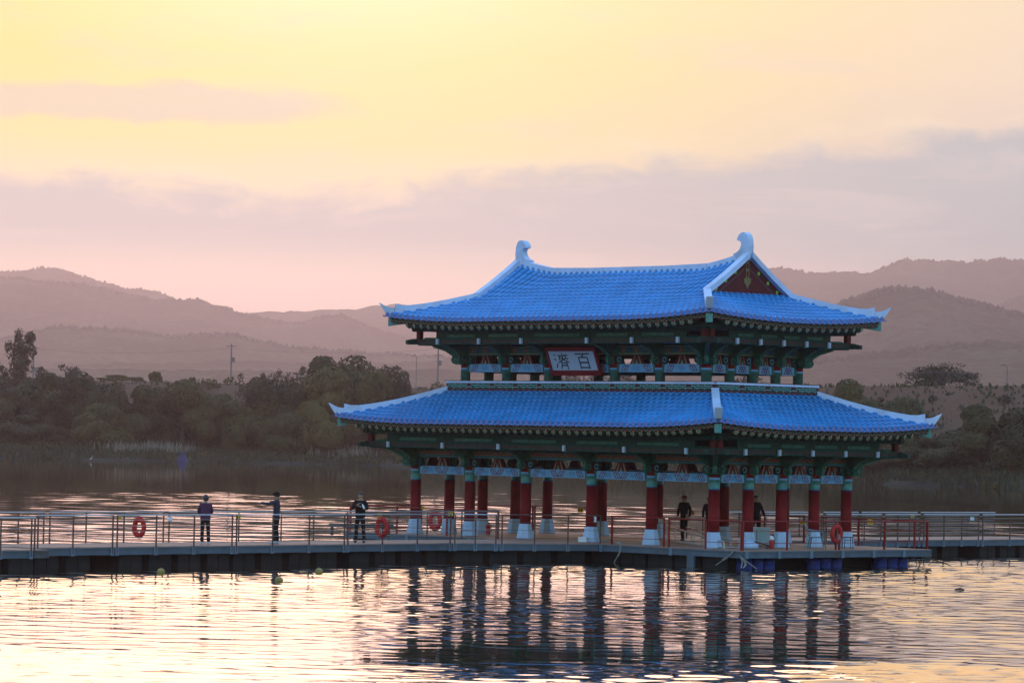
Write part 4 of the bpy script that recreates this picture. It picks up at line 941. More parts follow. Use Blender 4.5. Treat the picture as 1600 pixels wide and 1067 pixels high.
# balustrade of the upper storey
BX, BY = 7.035, 2.73
fret = [([(.0, .72), (.34, .72)], 0), ([(.03, .98), (.03, .72)], 0), ([(.31, .98), (.31, .72)], 0), ([(.17, .72), (.17, .40)], 0), ([(.17, .40), (.47, .40)], 0), ([(.30, .40), (.30, .06)], 0)]
for (cx, cy), rz, half, nb in (((0, -BY), 0, BX, 11), ((BX, 0), math.pi / 2, BY, 4), ((0, BY), math.pi, BX, 11), ((-BX, 0), -math.pi / 2, BY, 4)):
    c, s_ = math.cos(rz), math.sin(rz)
    e = .05 if half == BX else -.05
    MB().box(-half - e, half + e, -.05, .05, 5.28, 5.52).build('base_rail', M['darkred'], pav, loc=(cx, cy, 0), rz=rz)
    MB().box(-half - e - .01, half + e + .01, -.085, .085, 5.835, 5.855).build('cap_board', M['darkred'], pav, loc=(cx, cy, 0.0 if e > 0 else .003), rz=rz)
    st = 2 * half / nb
    for i in range(nb):
        u = -half + st * (i + .5); p = (cx + u * c, cy + u * s_, 0)
        lp = link('lattice_panel', cached(('lp', st), lambda: MB().box(-st / 2, st / 2, -.02, .04, 5.52, 5.755).mesh('lattice_panel', M['ink'])), pav, p, rz)
        def fretm():
            b = MB(); hh = .225; k = .30
            for q in range(3):
                for pts, _ in fret: b.ribbon([(-st * .40 + q * st * .27 + x * st * .30 / .34 * .9, 5.525 + z * hh) for x, z in pts], .024, ((0, -.02, 0), (1, 0, 0), (0, 0, 1), (0, -1, 0)), 0, .012)
            b.ribbon([(-st * .5, 5.525 + .40 * hh), (-st * .36, 5.525 + .40 * hh)], .026, ((0, -.02, 0), (1, 0, 0), (0, 0, 1), (0, -1, 0)), 0, .012)
            return b.mesh('fretwork', M['fret'])
        link('fretwork', cached(('fm', st), fretm), lp)
        link('lattice_post', cached('lpost', lambda: MB().box(-.05, .05, -.03, .045, 5.52, 5.755).mesh('lattice_post', M['darkred'])), lp, (st / 2 - .05, 0, 0))
        link('coping_block', cached(('cb', st), lambda: MB().box(-st / 2 + .012, st / 2 - .012, -.075, .075, 5.755, 5.835).mesh('coping_block', M['white'])), pav, p, rz)
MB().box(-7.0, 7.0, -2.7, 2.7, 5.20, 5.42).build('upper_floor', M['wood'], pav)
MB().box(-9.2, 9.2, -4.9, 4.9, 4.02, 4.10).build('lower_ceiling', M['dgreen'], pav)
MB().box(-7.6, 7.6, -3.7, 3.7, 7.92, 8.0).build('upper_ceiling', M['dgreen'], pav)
# a few cross beams inside, seen between the brackets
for x in LXs[1:-1]: MB().box(x - .11, x + .11, -3.3, 3.3, 2.95, 3.35).build('cross_beam', M['darkred'], pav)
for x in UXs[1:-1]: MB().box(x - .11, x + .11, -2.25, 2.25, 6.85, 7.25).build('cross_beam', M['darkred'], pav)

# name board over the middle bay, leaning out
nb_ = thing('name_board', 'pale blue name board with two black characters in a red frame', 'sign', PW(0.0, -2.44 - .28, 6.22), -TH)
ax = R(-21); nb_.rotation_euler = Matrix.Rotation(-TH, 4, 'Z').to_euler(); eu = (Matrix.Rotation(-TH, 4, 'Z') @ Matrix.Rotation(R(23), 4, 'X')).to_euler(); nb_.rotation_euler = eu
bw, bh = 1.20, .80
MB().box(-bw, bw, -.02, .05, 0.02, bh + .02).build('panel', M['signwhite'], nb_)
fb = MB()
for (x0, x1, z0, z1, w0, w1) in ((-bw, bw, 0, 0, 0, 0),):
    fr = ((0, 0, 0), (1, 0, 0), (0, 0, 1), (0, -1, 0)); g = .17
    fb.prism([(-bw - g * .6, -g), (bw + g * .6, -g), (bw, .03), (-bw, .03)], fr, -.05, .06); fb.prism([(-bw, bh), (bw, bh), (bw + g * .6, bh + g * .8), (-bw - g * .6, bh + g * .8)], fr, -.05, .06)
    fb.prism([(-bw - g * .6, -g), (-bw, .03), (-bw, bh), (-bw - g * .6, bh + g * .8)], fr, -.05, .058); fb.prism([(bw, .03), (bw + g * .6, -g), (bw + g * .6, bh + g * .8), (bw, bh)], fr, -.05, .058)
fb.build('frame', M['red'], nb_)
BAEK = [[(.02, .96), (.5, .95), (.98, .97)], [(.56, .93), (.50, .84), (.40, .74)], [(.22, .76), (.22, .4), (.22, -.02)], [(.20, .73), (.5, .73), (.80, .74)], [(.80, .75), (.80, .4), (.80, -.02)], [(.24, .40), (.78, .40)], [(.24, .07), (.78, .07)]]
JE = [[(.02, .93), (.10, .90), (.17, .83)], [(.0, .64), (.08, .61), (.15, .54)], [(.04, .04), (.10, .14), (.20, .36)], [(.60, 1.02), (.64, .93)], [(.30, .84), (.62, .85), (.99, .88)],
      [(.44, .82), (.42, .70), (.34, .58)], [(.36, .72), (.50, .72), (.48, .58)], [(.63, .84), (.62, .70), (.54, .58)], [(.56, .72), (.64, .66), (.74, .58)], [(.84, .83), (.80, .70), (.72, .58)], [(.78, .72), (.88, .70), (.96, .58)],
      [(.62, .60), (.48, .50), (.28, .42)], [(.64, .60), (.78, .52), (1.0, .40)], [(.48, .46), (.47, .22), (.36, -.02)], [(.84, .46), (.84, .2), (.84, -.04)], [(.48, .38), (.84, .38)], [(.47, .22), (.84, .22)]]
for nm, st_, ox, wd_, sw in (('character', JE, -.98, .76, .052), ('character', BAEK, .16, .78, .062)):
    cb = MB()
    for k, s_ in enumerate(st_):
        cb.ribbon([(ox + x * wd_, .10 + z * .60) for x, z in s_], sw * (1.0 if k % 3 else .85), ((0, -.02, 0), (1, 0, 0), (0, 0, 1), (0, -1, 0)), 0, .003 + .0006 * k)
    cb.build(nm, M['ink'], nb_)
# ------------------------------------------------------------------ floating platform and walkways
def LP(a, b): return PW(PLX / 2 - a, b - PSY / 2)[:2]          # a: metres from the near column corner along the front; b: towards the back
def cut(px, line, py=850):                                       # where the upright plane through a picture column crosses a line on plan
    u, yc, _ = ray(px, py); k = u / yc
    (x0, y0), (x1, y1) = line; s = (k * y0 - x0) / ((x1 - x0) - k * (y1 - y0))
    return (x0 + (x1 - x0) * s, y0 + (y1 - y0) * s)
def slab(poly, z0, z1, name, m, parent, inset=0.0):
    n = len(poly); return MB().add([(p[0], p[1], z0) for p in poly] + [(p[0], p[1], z1) for p in poly], [tuple(range(n))[::-1], tuple(range(n, 2 * n))] + [(k, (k + 1) % n, n + (k + 1) % n, n + k) for k in range(n)]).build(name, m, parent)
def along(p, q, s, off=0.0):
    d = Vector((q[0] - p[0], q[1] - p[1])); L = d.length; d /= L
    return Vector((p[0], p[1])) + d * s + Vector((d.y, -d.x)) * off      # positive off: to the right of the direction p -> q
def obox(p, q, s0, s1, o0, o1, z0, z1, b, mi=0):
    c = [along(p, q, s0, o0), along(p, q, s1, o0), along(p, q, s1, o1), along(p, q, s0, o1)]
    if (c[1] - c[0]).cross(c[3] - c[0]) < 0: c = c[::-1]
    b.add([(v.x, v.y, z0) for v in c] + [(v.x, v.y, z1) for v in c], [(3, 2, 1, 0), (4, 5, 6, 7), (0, 1, 5, 4), (1, 2, 6, 5), (2, 3, 7, 6), (3, 0, 4, 7)], mi)
def plen(p, q): return math.hypot(q[0] - p[0], q[1] - p[1])
def planks(p, q, wdt, z, parent, step=.62):
    """deck boards laid across a walkway, each a piece of its own"""
    L = plen(p, q); n = int(L / step); st = L / n; ang = math.atan2(q[1] - p[1], q[0] - p[0])
    me = cached(('plank', round(st, 3), round(wdt, 2)), lambda: MB().box(-st / 2 + .006, st / 2 - .006, 0, wdt, -.04, 0).mesh('plank', M['deck']))
    for i in range(n):
        c = along(p, q, st * (i + .5)); o = link('plank', me, parent, (c.x, c.y, z + .004 * ((i * 7) % 3)), ang)
def fascia(p, q, z, parent, fix=()):
    b = MB(); L = plen(p, q)
    obox(p, q, 0, L, 0, .06, z - .26, z - .03, b, 0); obox(p, q, 0, L, .06, .085, z - .07, z - .03, b, 0); obox(p, q, 0, L, .06, .085, z - .26, z - .22, b, 0)
    f = b.build('edge_beam', M['fascia'], parent)
    for s in fix:
        c = MB(); obox(p, q, s - .07, s + .07, .06, .11, z - .28, z - .02, c, 0); c.build('fixing_plate', M['bracketgrey'], f)
def pontoons(p, q, parent, z0=-.25, z1=None, m='pontoon', w_=.98, gap=1.30, off=-.12, depth=1.2, start=.3):
    L = plen(p, q); s = start; k = 0
    while s + w_ < L + .05:
        b = MB(); obox(p, q, s, s + w_ / 2 - .015, off - depth, off, z0, z1, b); obox(p, q, s + w_ / 2 + .015, s + w_, off - depth, off + .004, z0, z1, b)
        obox(p, q, s + .05, s + w_ - .05, off, off + .03, z1 - .09, z1 - .04, b)
        b.build('pontoon', M[m], parent); s += gap; k += 1
def railing(p, q, posts, z, name, label, group, cat='railing', h=1.0, wires=5, pm='post', rm='steel', drop=.22, pr=.019, rr=.022, wr=.006, off=.10):
    """one module of railing between p and q; posts are distances along it"""
    c0 = along(p, q, 0); L = plen(p, q); ang = math.atan2(q[1] - p[1], q[0] - p[0])
    r = thing(name, label, cat, (c0.x, c0.y, z), ang, group)
    for s in posts:
        b = MB().box(s - pr, s + pr, -off - pr, -off + pr, -drop, h - .02); b.build('post', M[pm], r)
    MB().tube([(posts[0] - .03, -off, h), (posts[-1] + .03, -off, h)], rr, 8).build('top_rail', M[rm], r)
    for k in range(wires):
        zz = h * (k + .6) / (wires + .45)
        MB().tube([(posts[0], -off, zz), (posts[-1], -off, zz)], wr, 5, cap=False).build('wire', M[rm], r)
    return r
RM = dict(h=1.0, wires=2, pm='redrail', rm='redrail', pr=.028, rr=.025, wr=.011, drop=.10)

# platform under the pavilion
A0, A1, B0, B1 = -2.54, 18.2, -1.2, 8.76
plat = thing('floating_platform', 'floating timber platform with grey steel edge that carries the pavilion', 'platform', (0, 0, 0))
c_fr, c_fl, c_br, c_bl = LP(A0, B0), LP(A1, B0), LP(A0, B1), LP(A1, B1)
slab([c_fl, c_fr, c_br, c_bl], D - .10, D - .04, 'subfloor', M['wood'], plat)
nb2 = 44; st2 = (A1 - A0) / nb2
pmz = MB().box(-st2 / 2 + .006, st2 / 2 - .006, -(B1 - B0) / 2 + .01, (B1 - B0) / 2 - .01, -.036, 0).mesh('plank', M['deck'])
for i in range(nb2):
    c = LP(A0 + st2 * (i + .5), (B0 + B1) / 2); link('plank', pmz, plat, (c[0], c[1], D - .002 - .003 * ((i * 5) % 3)), -TH)
for p, q in ((c_fl, c_fr), (c_fr, c_br), (c_br, c_bl), (c_bl, c_fl)): fascia(p, q, D, plat, [plen(p, q) * k / 6 + .1 for k in range(6)])
# black hull pontoons below the front, blue drums below the right side
pontoons(c_fl, c_fr, plat, -.3, D - .26, 'pontoon', 1.2, 1.32, -.15, 2.0, .2)
pontoons(c_br, c_bl, plat, -.3, D - .26, 'pontoon', 1.2, 1.5, -.15, 2.0, 1.6)
Lr = plen(c_fr, c_br)
def drum(s):
    b = MB(); p_, q_ = c_fr, c_br
    for k in range(3):
        a = along(p_, q_, s + k * .58 + .28, -.42); b = MB()
        b.lathe([(.24, -.25), (.275, -.20), (.275, .0), (.285, .02), (.275, .04), (.275, .20), (.285, .22), (.275, .24), (.275, .34), (.22, .38)], 14, (a.x, a.y)); b.build('float_drum', M['bluedrum'], plat, True)
b = MB(); obox(c_fr, c_br, .2, Lr - 1.25, -1.9, -.95, -.3, D - .27, b); b.build('hull', M['pontoon'], plat)
for px in (1168, 1275, 1380):
    c = cut(px, (c_fr, c_br), 880); drum(plen(c_fr, c))
b = MB(); c = cut(1082, (c_fl, c_fr), 870); s = plen(c_fl, c); obox(c_fl, c_fr, s - .16, s + .16, .02, .12, -.2, D - .26, b); b.build('mooring_pile', M['fascia'], plat)

# walkway, far left part to the platform
NE = [on(-60, 858.6, D - .03), on(52, 855.4, D), on(176.5, 853.6, D), on(363, 850.6, D), on(538, 848.6, D), on(704, 847.4, D)]
E0, E1 = Vector(on(52, 855.2, D)), Vector(on(704, 847.6, D))
dirv = (E1 - E0).normalized(); nrm = Vector((-dirv.y, dirv.x)); WW = 3.05
near = [tuple(cut(px, ((E0.x, E0.y), (E1.x, E1.y)))) for px in (52, 176.5, 363, 538, 704)]
walk = thing('walkway', 'long floating walkway with grey steel edge leading in from the left to the pavilion', 'walkway', (0, 0, 0))
G_N = 'railing modules along the near side of the left walkway'; G_F = 'railing modules along the far side of the left walkway'
posts_px = [[56, 111, 173], [180, 241, 300, 359.5], [366.3, 423, 480, 535], [540.6, 594.7, 649, 700.5]]
lab_n = ['railing module in front of the water left of the first yellow sign', 'near railing module in front of the woman in purple', 'near railing module the pointing man stands behind', 'near railing module with the bright red lifebuoy']
lab_f = ['far railing module at the left frame edge', 'far railing module carrying the dark red lifebuoy', 'far railing module beyond the woman in purple', 'far railing module beyond the pointing man']
for i in range(4):
    p, q = Vector(near[i]), Vector(near[i + 1]); p = p + dirv * .03; q = q - dirv * .03
    pf, qf = p + nrm * WW, q + nrm * WW
    slab([p, q, qf, pf], D - .10, D - .05, 'subfloor', M['wood'], walk)
    planks(p, q, WW, D - .008, walk)
    ps = [plen(p, cut(x, (p, q), 830)) for x in posts_px[i]]
    fascia(p, q, D, walk, ps); fascia(qf, pf, D, walk, ())
    pontoons(p, q, walk, -.3, D - .26, start=.35 if i % 2 else .15); pontoons(qf, pf, walk, -.3, D - .26, start=.2)
    railing(p, q, ps, D, 'railing', lab_n[i], G_N)
    fpx = [[10, 37, 98, 107], [165, 225, 285], [289, 348, 403], [460, 466, 521]][i]
    lf = plen(pf, qf); railing(qf, pf, [.1, lf * .36, lf * .68, lf - .1], D, 'railing', lab_f[i], G_F)
# landing between walkway and platform, turned a little towards the camera
l0, l1 = Vector(near[4]) + dirv * .04, Vector(LP(4.45, B0 - .06)); f0, f1 = Vector(near[4]) + nrm * WW + dirv * .04, Vector(LP(9.4, B0 - .06))
slab([l0, l1, f1, f0], D - .10, D - .05, 'subfloor', M['wood'], walk); slab([l0, l1, f1, f0], D - .046, D - .010, 'landing_deck', M['deck'], walk)
ps = [plen(l0, cut(x, (l0, l1), 830)) for x in (709, 741, 773)]; ps2 = [plen(l0, cut(x, (l0, l1), 830)) for x in (782.5, 833.5, 885.5, 936)]
fascia(l0, l1, D, walk, ps + ps2[:3]); pontoons(l0, l1, walk, -.3, D - .26, start=.2, gap=1.36, w_=1.1)
railing(l0, l1, ps, D, 'railing', 'short near railing module with pale top rail left of the landing', G_N)
railing(l0, l1, ps2, D, 'railing', 'long dark railing module in front of the pavilion columns at the landing', G_N, rm='post', wires=3)
lf = plen(f0, f1); railing(f1, f0, [.15, lf * .35, lf * .65, lf - .15], D, 'railing', 'far railing module at the platform end of the left walkway', G_F)
# the end section at the left frame edge, moored a step nearer
s0, s1 = Vector(cut(-75, ((E0.x, E0.y), (E1.x, E1.y)))), Vector(cut(49, ((E0.x, E0.y), (E1.x, E1.y))))
s0 = s0 - nrm * .75; s1 = s1 - nrm * .75 - dirv * .0
sec = thing('walkway', 'nearer end section of walkway at the left frame edge set a step lower', 'walkway', (0, 0, 0))
slab([s0, s1, s1 + nrm * WW, s0 + nrm * WW], D - .14, D - .08, 'subfloor', M['wood'], sec); planks(s0, s1, WW, D - .04, sec)
ps = [plen(s0, cut(x, (s0, s1), 830)) for x in (-60, -2, 46, 51)]
fascia(s0, s1, D - .03, sec, ps[1:3]); pontoons(s0, s1, sec, -.3, D - .30, off=.02, gap=1.3)
railing(s0, s1, ps, D - .03, 'railing', 'lower nearest railing module cut by the left frame edge', G_N, h=.98)
sf0, sf1 = s0 + nrm * WW, s1 + nrm * WW
railing(sf1, sf0, [.1, .75, 2.4, 3.6], D - .03, 'railing', 'far railing module of the nearer end section at the left', G_F, h=.95)

# walkway going on behind the pavilion to the right
R0, R1 = Vector(LP(6.2, B1 + .08)), Vector(LP(6.2, B1 + 26)); dr = (R1 - R0).normalized(); nr2 = Vector((-dr.y, dr.x))
rw = thing('walkway', 'floating walkway running on behind the pavilion to the right frame edge', 'walkway', (0, 0, 0))
lab = ['near', 'far']
rp = [1188, 1284, 1377, 1437, 1529, 1650]
desc = ['behind the corner columns', 'behind the right columns', 'behind the red end railing', 'right of the platform corner', 'at the right frame edge']
for i in range(5):
    p, q = Vector(cut(rp[i], (R0, R1), 842)) + dr * .04, Vector(cut(rp[i + 1], (R0, R1), 842)) - dr * .04
    pf, qf = p + nr2 * WW, q + nr2 * WW; L = plen(p, q)
    slab([p, q, qf, pf], D - .10, D - .05, 'subfloor', M['wood'], rw); planks(p, q, WW, D - .008, rw)
    ps = [.1, L * .37, L * .68, L - .1]; fascia(p, q, D, rw, ps); fascia(qf, pf, D, rw, ()); pontoons(p, q, rw, -.3, D - .26, start=.2); pontoons(qf, pf, rw, -.3, D - .26, start=.2)
    railing(p, q, ps, D, 'railing', 'near side railing module of the right walkway ' + desc[i], 'railing modules along the near side of the right walkway')
    railing(qf, pf, ps, D, 'railing', 'far side railing module of the right walkway ' + desc[i], 'railing modules along the far side of the right walkway')

# red railings round the platform
def redrail(p, q, posts, label):
    return railing(Vector(p), Vector(q), posts, D, 'red_railing', label, 'red railings round the platform', off=-.06, **RM)
p, q = LP(4.0, B0), LP(A0, B0); L = plen(p, q)
redrail(p, q, [.12, L * .45 - .25], 'red railing at the front edge between landing and corner column')
redrail(p, q, [L * .45, L * .72, L - .14], 'red railing in front of the nearest corner columns')
p, q = c_fr, c_br; L = plen(p, q); sx = [plen(p, cut(x, (p, q), 840)) for x in (1163, 1232, 1308)]; sy = [plen(p, cut(x, (p, q), 840)) for x in (1313.5, 1384, 1451)]
redrail(p, q, sx, 'red railing in front of the white cabinet and the plastic chair')
redrail(p, q, sy, 'red railing at the right end of the platform past the red lifebuoy')
p, q = c_fl, LP(9.7, B0); L = plen(p, q); redrail(p, q, [.12, L * .33, L * .66, L - .1], 'red railing on the left front edge behind the walkway railing')
p, q = c_bl, c_fl; L = plen(p, q); redrail(p, q, [.12, L * .3, L * .62, L - .12], 'red railing on the left end of the platform')
p, q = LP(9.5, B1), c_bl; L = plen(p, q); redrail(p, q, [.12, L * .2, L * .26, L * .62, L - .12], 'red railing on the back edge left of the walkway opening')
p, q = c_br, LP(5.9, B1); L = plen(p, q); redrail(p, q, [.12, .7, L * .4, L * .72, L - .12], 'red railing on the back edge behind the right columns')
# ------------------------------------------------------------------ lifebuoys, signs and other things on the decks
def on_deck(px, py): return on(px, py, D)
def lifebuoy(px, py, Y, r_out, label, yaw=0.0, tilt=0.0, loop=True):
    x, z = at(px, py, Y); r = thing('lifebuoy', label, 'lifebuoy', (x, Y, z), yaw, 'lifebuoys hung on the railings')
    ro = r_out; rt = ro * .27; rc = ro - rt; V = []; F = []
    n, m = 28, 10
    for i in range(n):
        for j in range(m):
            a, b = 2 * math.pi * i / n, 2 * math.pi * j / m; q = rc + rt * math.cos(b); V.append((q * math.cos(a), rt * .8 * math.sin(b), q * math.sin(a) * 1.12))
    for i in range(n):
        for j in range(m): F.append((i * m + j, ((i + 1) % n) * m + j, ((i + 1) % n) * m + (j + 1) % m, i * m + (j + 1) % m))
    MB().add(V, F).build('ring', M['buoy'], r, True)
    for k in range(4):
        a = k * 1.5708 + .5; c = Vector((rc * math.cos(a), 0, rc * 1.12 * math.sin(a))); b = MB(); rd = Vector((math.cos(a), 0, math.sin(a))); ty = Vector((0, 1, 0)); tg = Vector((-math.sin(a), 0, math.cos(a)))
        pts = [c + (rd * math.cos(t * .628) * (rt + .006) + ty * math.sin(t * .628) * (rt * .8 + .006)) for t in range(11)]
        for i in range(10): b.add([pts[i] - tg * .014, pts[i + 1] - tg * .014, pts[i + 1] + tg * .014, pts[i] + tg * .014], [(0, 1, 2, 3)])
        b.build('strap', M['redrail'], r)
    rp = [Vector((ro * 1.03 * math.cos(t), -.02, ro * 1.15 * math.sin(t))) * (1 + .05 * math.sin(t * 4)) for t in np.linspace(0, 6.283, 33)]
    MB().tube(rp, .008, 5, cap=False).build('grab_rope', M['redrail'], r)
    if loop:
        q = [(.0, -.06, -rc * .2), (.05, -.1, -.02), (-.02, -.1, -rc * .9), (.04, -.1, -rc * .4), (.09, -.1, -rc * 1.0), (.03, -.1, -.05), (.1, -.1, -rc * .7)]
        MB().tube(q, .014, 5).build('line', M['rope'], r)
    return r
def near_line(px): return cut(px, ((E0.x, E0.y), (E1.x, E1.y)))
lifebuoy(597, 823.5, near_line(597)[1] - .16, .32, 'bright red lifebuoy with white line on the near walkway railing', -.75)
c = Vector(near_line(210)) + nrm * (WW - .1); lifebuoy(217.5, 823.5, c.y - .2, .315, 'dark red lifebuoy on the far railing left of the woman in purple', -.75, loop=False)
c = LP(11.5, B0); lifebuoy(680, 813, c[1] - .2, .34, 'shaded brown red lifebuoy behind the walkway railing near the left columns', -.75, loop=False)
c = cut(1307, (c_fr, c_br), 835); lifebuoy(1307, 834, c[1] - .16, .31, 'bright red lifebuoy on the red railing beside the plastic chair', .75)

def sign(px, py, Y, w_, h_, label, yaw=0.0, group='yellow warning signs on the railings', m='yellow', marks=True, name='warning_sign', cat='sign'):
    x, z = at(px, py, Y); r = thing(name, label, cat, (x, Y, z), yaw, group)
    MB().box(-w_ / 2, w_ / 2, -.008, .008, -h_ / 2, h_ / 2).build('plate', M[m], r)
    if marks:
        b = MB(); fr = ((0, -.009, 0), (1, 0, 0), (0, 0, 1), (0, -1, 0))
        for cx in (-.24, .2):
            for q in (([(-.1, .25), (.1, .25)]), ([(-.12, .0), (.12, .0)]), ([(0, .3), (0, -.3)]), ([(-.1, -.25), (.12, -.25)])):
                b.ribbon([((cx + x_) * w_, z_ * h_) for x_, z_ in q], .028, fr, 0, .003)
        b.build('lettering', M['vred'] if m == 'yellow' else M['navy'], r, kind='stuff')
    return r
fw = lambda px: (Vector(near_line(px)) + nrm * (WW - .02)).y - .2
sign(186.5, 808.5, fw(180), .22, .16, 'yellow sign left of the dark red lifebuoy on the walkway', -.8)
sign(373, 806, fw(366), .20, .16, 'yellow sign between the woman and the pointing man', -.8)
sign(593, 805.5, near_line(590)[1] + .2, .20, .17, 'yellow sign just above the bright red lifebuoy on the walkway', -.8)
sign(661, 793, LP(13, B0)[1], .12, .12, 'small orange sign beside the front left column', -.4)
sign(704, 801.5, LP(10.2, B0)[1] - .1, .20, .18, 'yellow sign beside the second left column on the railing', -.4)
sign(907, 796.5, LP(14.3, B1)[1] - .2, .22, .18, 'orange sign on twin red posts left of the middle column', -.2)
sign(1081, 800.5, LP(4.2, B1)[1] + 1.0, .18, .18, 'orange sign beside the man in the red cap', .1)
sign(1284, 803.5, LP(9.2, B1 + 13)[1], .20, .12, 'small yellow sign on the far walkway railing between the two right columns', -.5)
sign(1360, 815, cut(1360, (c_br, c_bl), 830)[1] - .15, .22, .19, 'yellow sign on twin red posts at the right end of the platform', .3)
sign(1425, 805.5, LP(9.2, B1 + 18)[1], .20, .15, 'yellow sign on the far railing above the platform corner', -.6)
sign(1254, 816, LP(1.5, B1)[1], .22, .14, 'yellow sign partly behind the right column near the chair', .1)
sign(266, 810.5, fw(266), .22, .14, 'blank white paper notice on the far railing right of the dark lifebuoy', -.8, 'white paper notices', 'paper', False, 'paper_notice', 'notice')
sign(1519, 810, LP(9.2, B1 + 23)[1], .18, .14, 'pinkish white paper notice on the right walkway railing', -.6, 'white paper notices', 'paper', False, 'paper_notice', 'notice')
cx, cy = PW(LXs[3] - 1.727 * 0, LYs[0])[:2]
c = PW(LXs[3] - .02, LYs[0] - .23); x_, z_ = at(926.5, 811, c[1] - .02)
r = thing('paper_notice', 'white paper notice taped to the middle red column', 'notice', (c[0] + (x_ - c[0]), c[1] - .02, z_), -.35, 'white paper notices')
MB().box(-.13, .13, -.004, .004, -.10, .10).build('sheet', M['paper'], r)
b = MB()
for k in range(3): b.ribbon([(-.08, .05 - k * .045), (.08, .05 - k * .045)], .014, ((0, -.005, 0), (1, 0, 0), (0, 0, 1), (0, -1, 0)), 0, .003)
b.build('print', M['navy'], r)

# floats and driftwood in the water
def water_at(px, py): return on(px, py, 0.0)
for px, py, lb in [(251.5, 895, 'yellow ball float in the water below the dark red lifebuoy'), (436, 908.5, 'yellow ball float nearest the camera below the pointing man'), (498.5, 894.5, 'yellow ball float in the water left of the man in black')]:
    x, y = water_at(px, py); r = thing('ball_float', lb, 'float', (x, y, 0.02), 0, 'yellow floats on the water')
    MB().lathe([(.02, -.09), (.08, -.07), (.12, -.01), (.118, .05), (.085, .105), (.03, .125)], 14).build('ball', M['ball'], r, True)
    MB().tube([(-.03, 0, .12), (0, 0, .16), (.03, 0, .12)], .012, 5).build('eye', M['black'], r)
x, y = water_at(1499, 922); r = thing('driftwood', 'tiny dark piece of driftwood floating right of the pavilion', 'driftwood', (x, y, 0.0))
MB().tube([(-.14, 0, .02), (0, .02, .05), (.15, 0, .02)], [.02, .04, .02], 6).build('log', M['wood'], r); MB().tube([(.02, 0, .04), (.07, 0, .12)], [.015, .006], 5).build('twig', M['wood'], r)
x0, y0 = on(1446, 872, .25); r = thing('branch', 'bare forked branch sticking out over the water at the platform corner', 'branch', (x0, y0, 0.25))
MB().tube([(-.5, .1, .12), (0, 0, .05), (.22, -.02, -.03), (.6, -.05, -.13), (1.05, -.1, -.30)], [.03, .04, .035, .028, .012], 6).build('stem', M['wood'], r)
for q in ([(.32, 0, -.06), (.2, -.02, -.16), (.1, -.03, -.27), (.16, -.03, -.32)], [(-.3, .05, .09), (-.5, .0, -.04), (-.75, 0, -.14)], [(-.55, .0, -.06), (-.62, .0, -.17)], [(.62, -.05, -.13), (.7, -.05, -.03)]):
    MB().tube(q, [.02] + [.012] * (len(q) - 2) + [.007], 5).build('twig', M['wood'], r)
# ropes at the platform edge
def rope(name, label, pts, rad=.016):
    r = thing(name, label, 'rope', pts[0][0], 0, 'mooring ropes at the platform edge'); o = Vector(pts[0][0])
    for p in pts: MB().tube([Vector(q) - o for q in p], rad, 5).build('strand', M['rope'], r)
def E_(px, py, off=.16):
    c = cut(px, (c_fl, c_fr) if px < 1150 else (c_fr, c_br), 860); Y = c[1] - off; x, z = at(px, py, Y); return (x, Y, z)
rope('mooring_rope', 'pale rope hanging over the deck edge left of the corner column', [[E_(965, 845), E_(969, 852), E_(968, 862), E_(963, 872), E_(959, 879)], [E_(966, 846), E_(971, 850), E_(970, 860), E_(966, 869)], [E_(962, 846), E_(967, 849), E_(972, 847)]])
rope('mooring_rope', 'frayed rope tied at the red corner posts slanting down left', [[E_(1149, 858), E_(1143, 865), E_(1134, 873), E_(1128, 876), E_(1118, 883)], [E_(1146, 861), E_(1136, 870), E_(1128, 874)]])
rope('mooring_rope', 'knotted bundle of ropes hanging over the edge at the blue drums', [[E_(1156, 869), E_(1163, 874), E_(1172, 881), E_(1182, 888)], [E_(1157, 870), E_(1160, 878), E_(1158, 887)], [E_(1159, 871), E_(1164, 879), E_(1163, 886)], [E_(1157, 871), E_(1165, 876), E_(1166, 882), E_(1161, 887)]], .02)
c0 = on_deck(940, 846.5); r = thing('mooring_rope', 'short white rope end lying on the deck beside the middle column', 'rope', (c0[0], c0[1] - .1, D + .02), 0, 'mooring ropes at the platform edge')
MB().tube([(-.25, 0, 0), (0, .02, .02), (.2, 0, .05), (.33, 0, .1)], .02, 5).build('strand', M['rope'], r)

# plastic armchair, stool, cabinet, gangway, extinguishers, bench, hose
x, y = on_deck(1277, 858.5); y += .25; r = thing('plastic_chair', 'dull green plastic armchair beside the right columns facing right', 'chair', (x, y, D), -.25)
b = MB()
for k in range(5):
    t = k / 4; b.box(-.27 - .14 * t - .012, -.27 - .14 * t + .012, -.20, .20, .46 + .085 * k, .46 + .085 * k + .075)
b.build('backrest', M['plastic'], r)
MB().prism([(-.25, .40), (.24, .42), (.25, .455), (-.25, .44)], ((0, 0, 0), (1, 0, 0), (0, 0, 1), (0, 1, 0)), -.22, .22).build('seat', M['plastic'], r)
for s in (-.24, .24): MB().tube([(-.36, s, .70), (-.1, s, .66), (.18, s, .64), (.25, s, .60), (.27, s, .42)], [.022, .026, .026, .024, .022], 6).build('armrest', M['plastic'], r)
for sx in (-1, 1):
    for s in (-1, 1): MB().tube([(.22 * sx, .20 * s, .42), (.29 * sx, .24 * s, 0)], [.028, .02], 6).build('leg', M['plastic'], r)
x, y = on_deck(1325, 857.5); y += .15; r = thing('stool', 'small dark stool standing in front of the rightmost column pedestal', 'stool', (x, y, D), .2)
MB().box(-.17, .17, -.15, .15, .40, .43).build('seat', M['black'], r)
for sx in (-1, 1):
    for s in (-1, 1): MB().tube([(.14 * sx, .12 * s, .40), (.16 * sx, .14 * s, 0)], .014, 5).build('leg', M['black'], r)
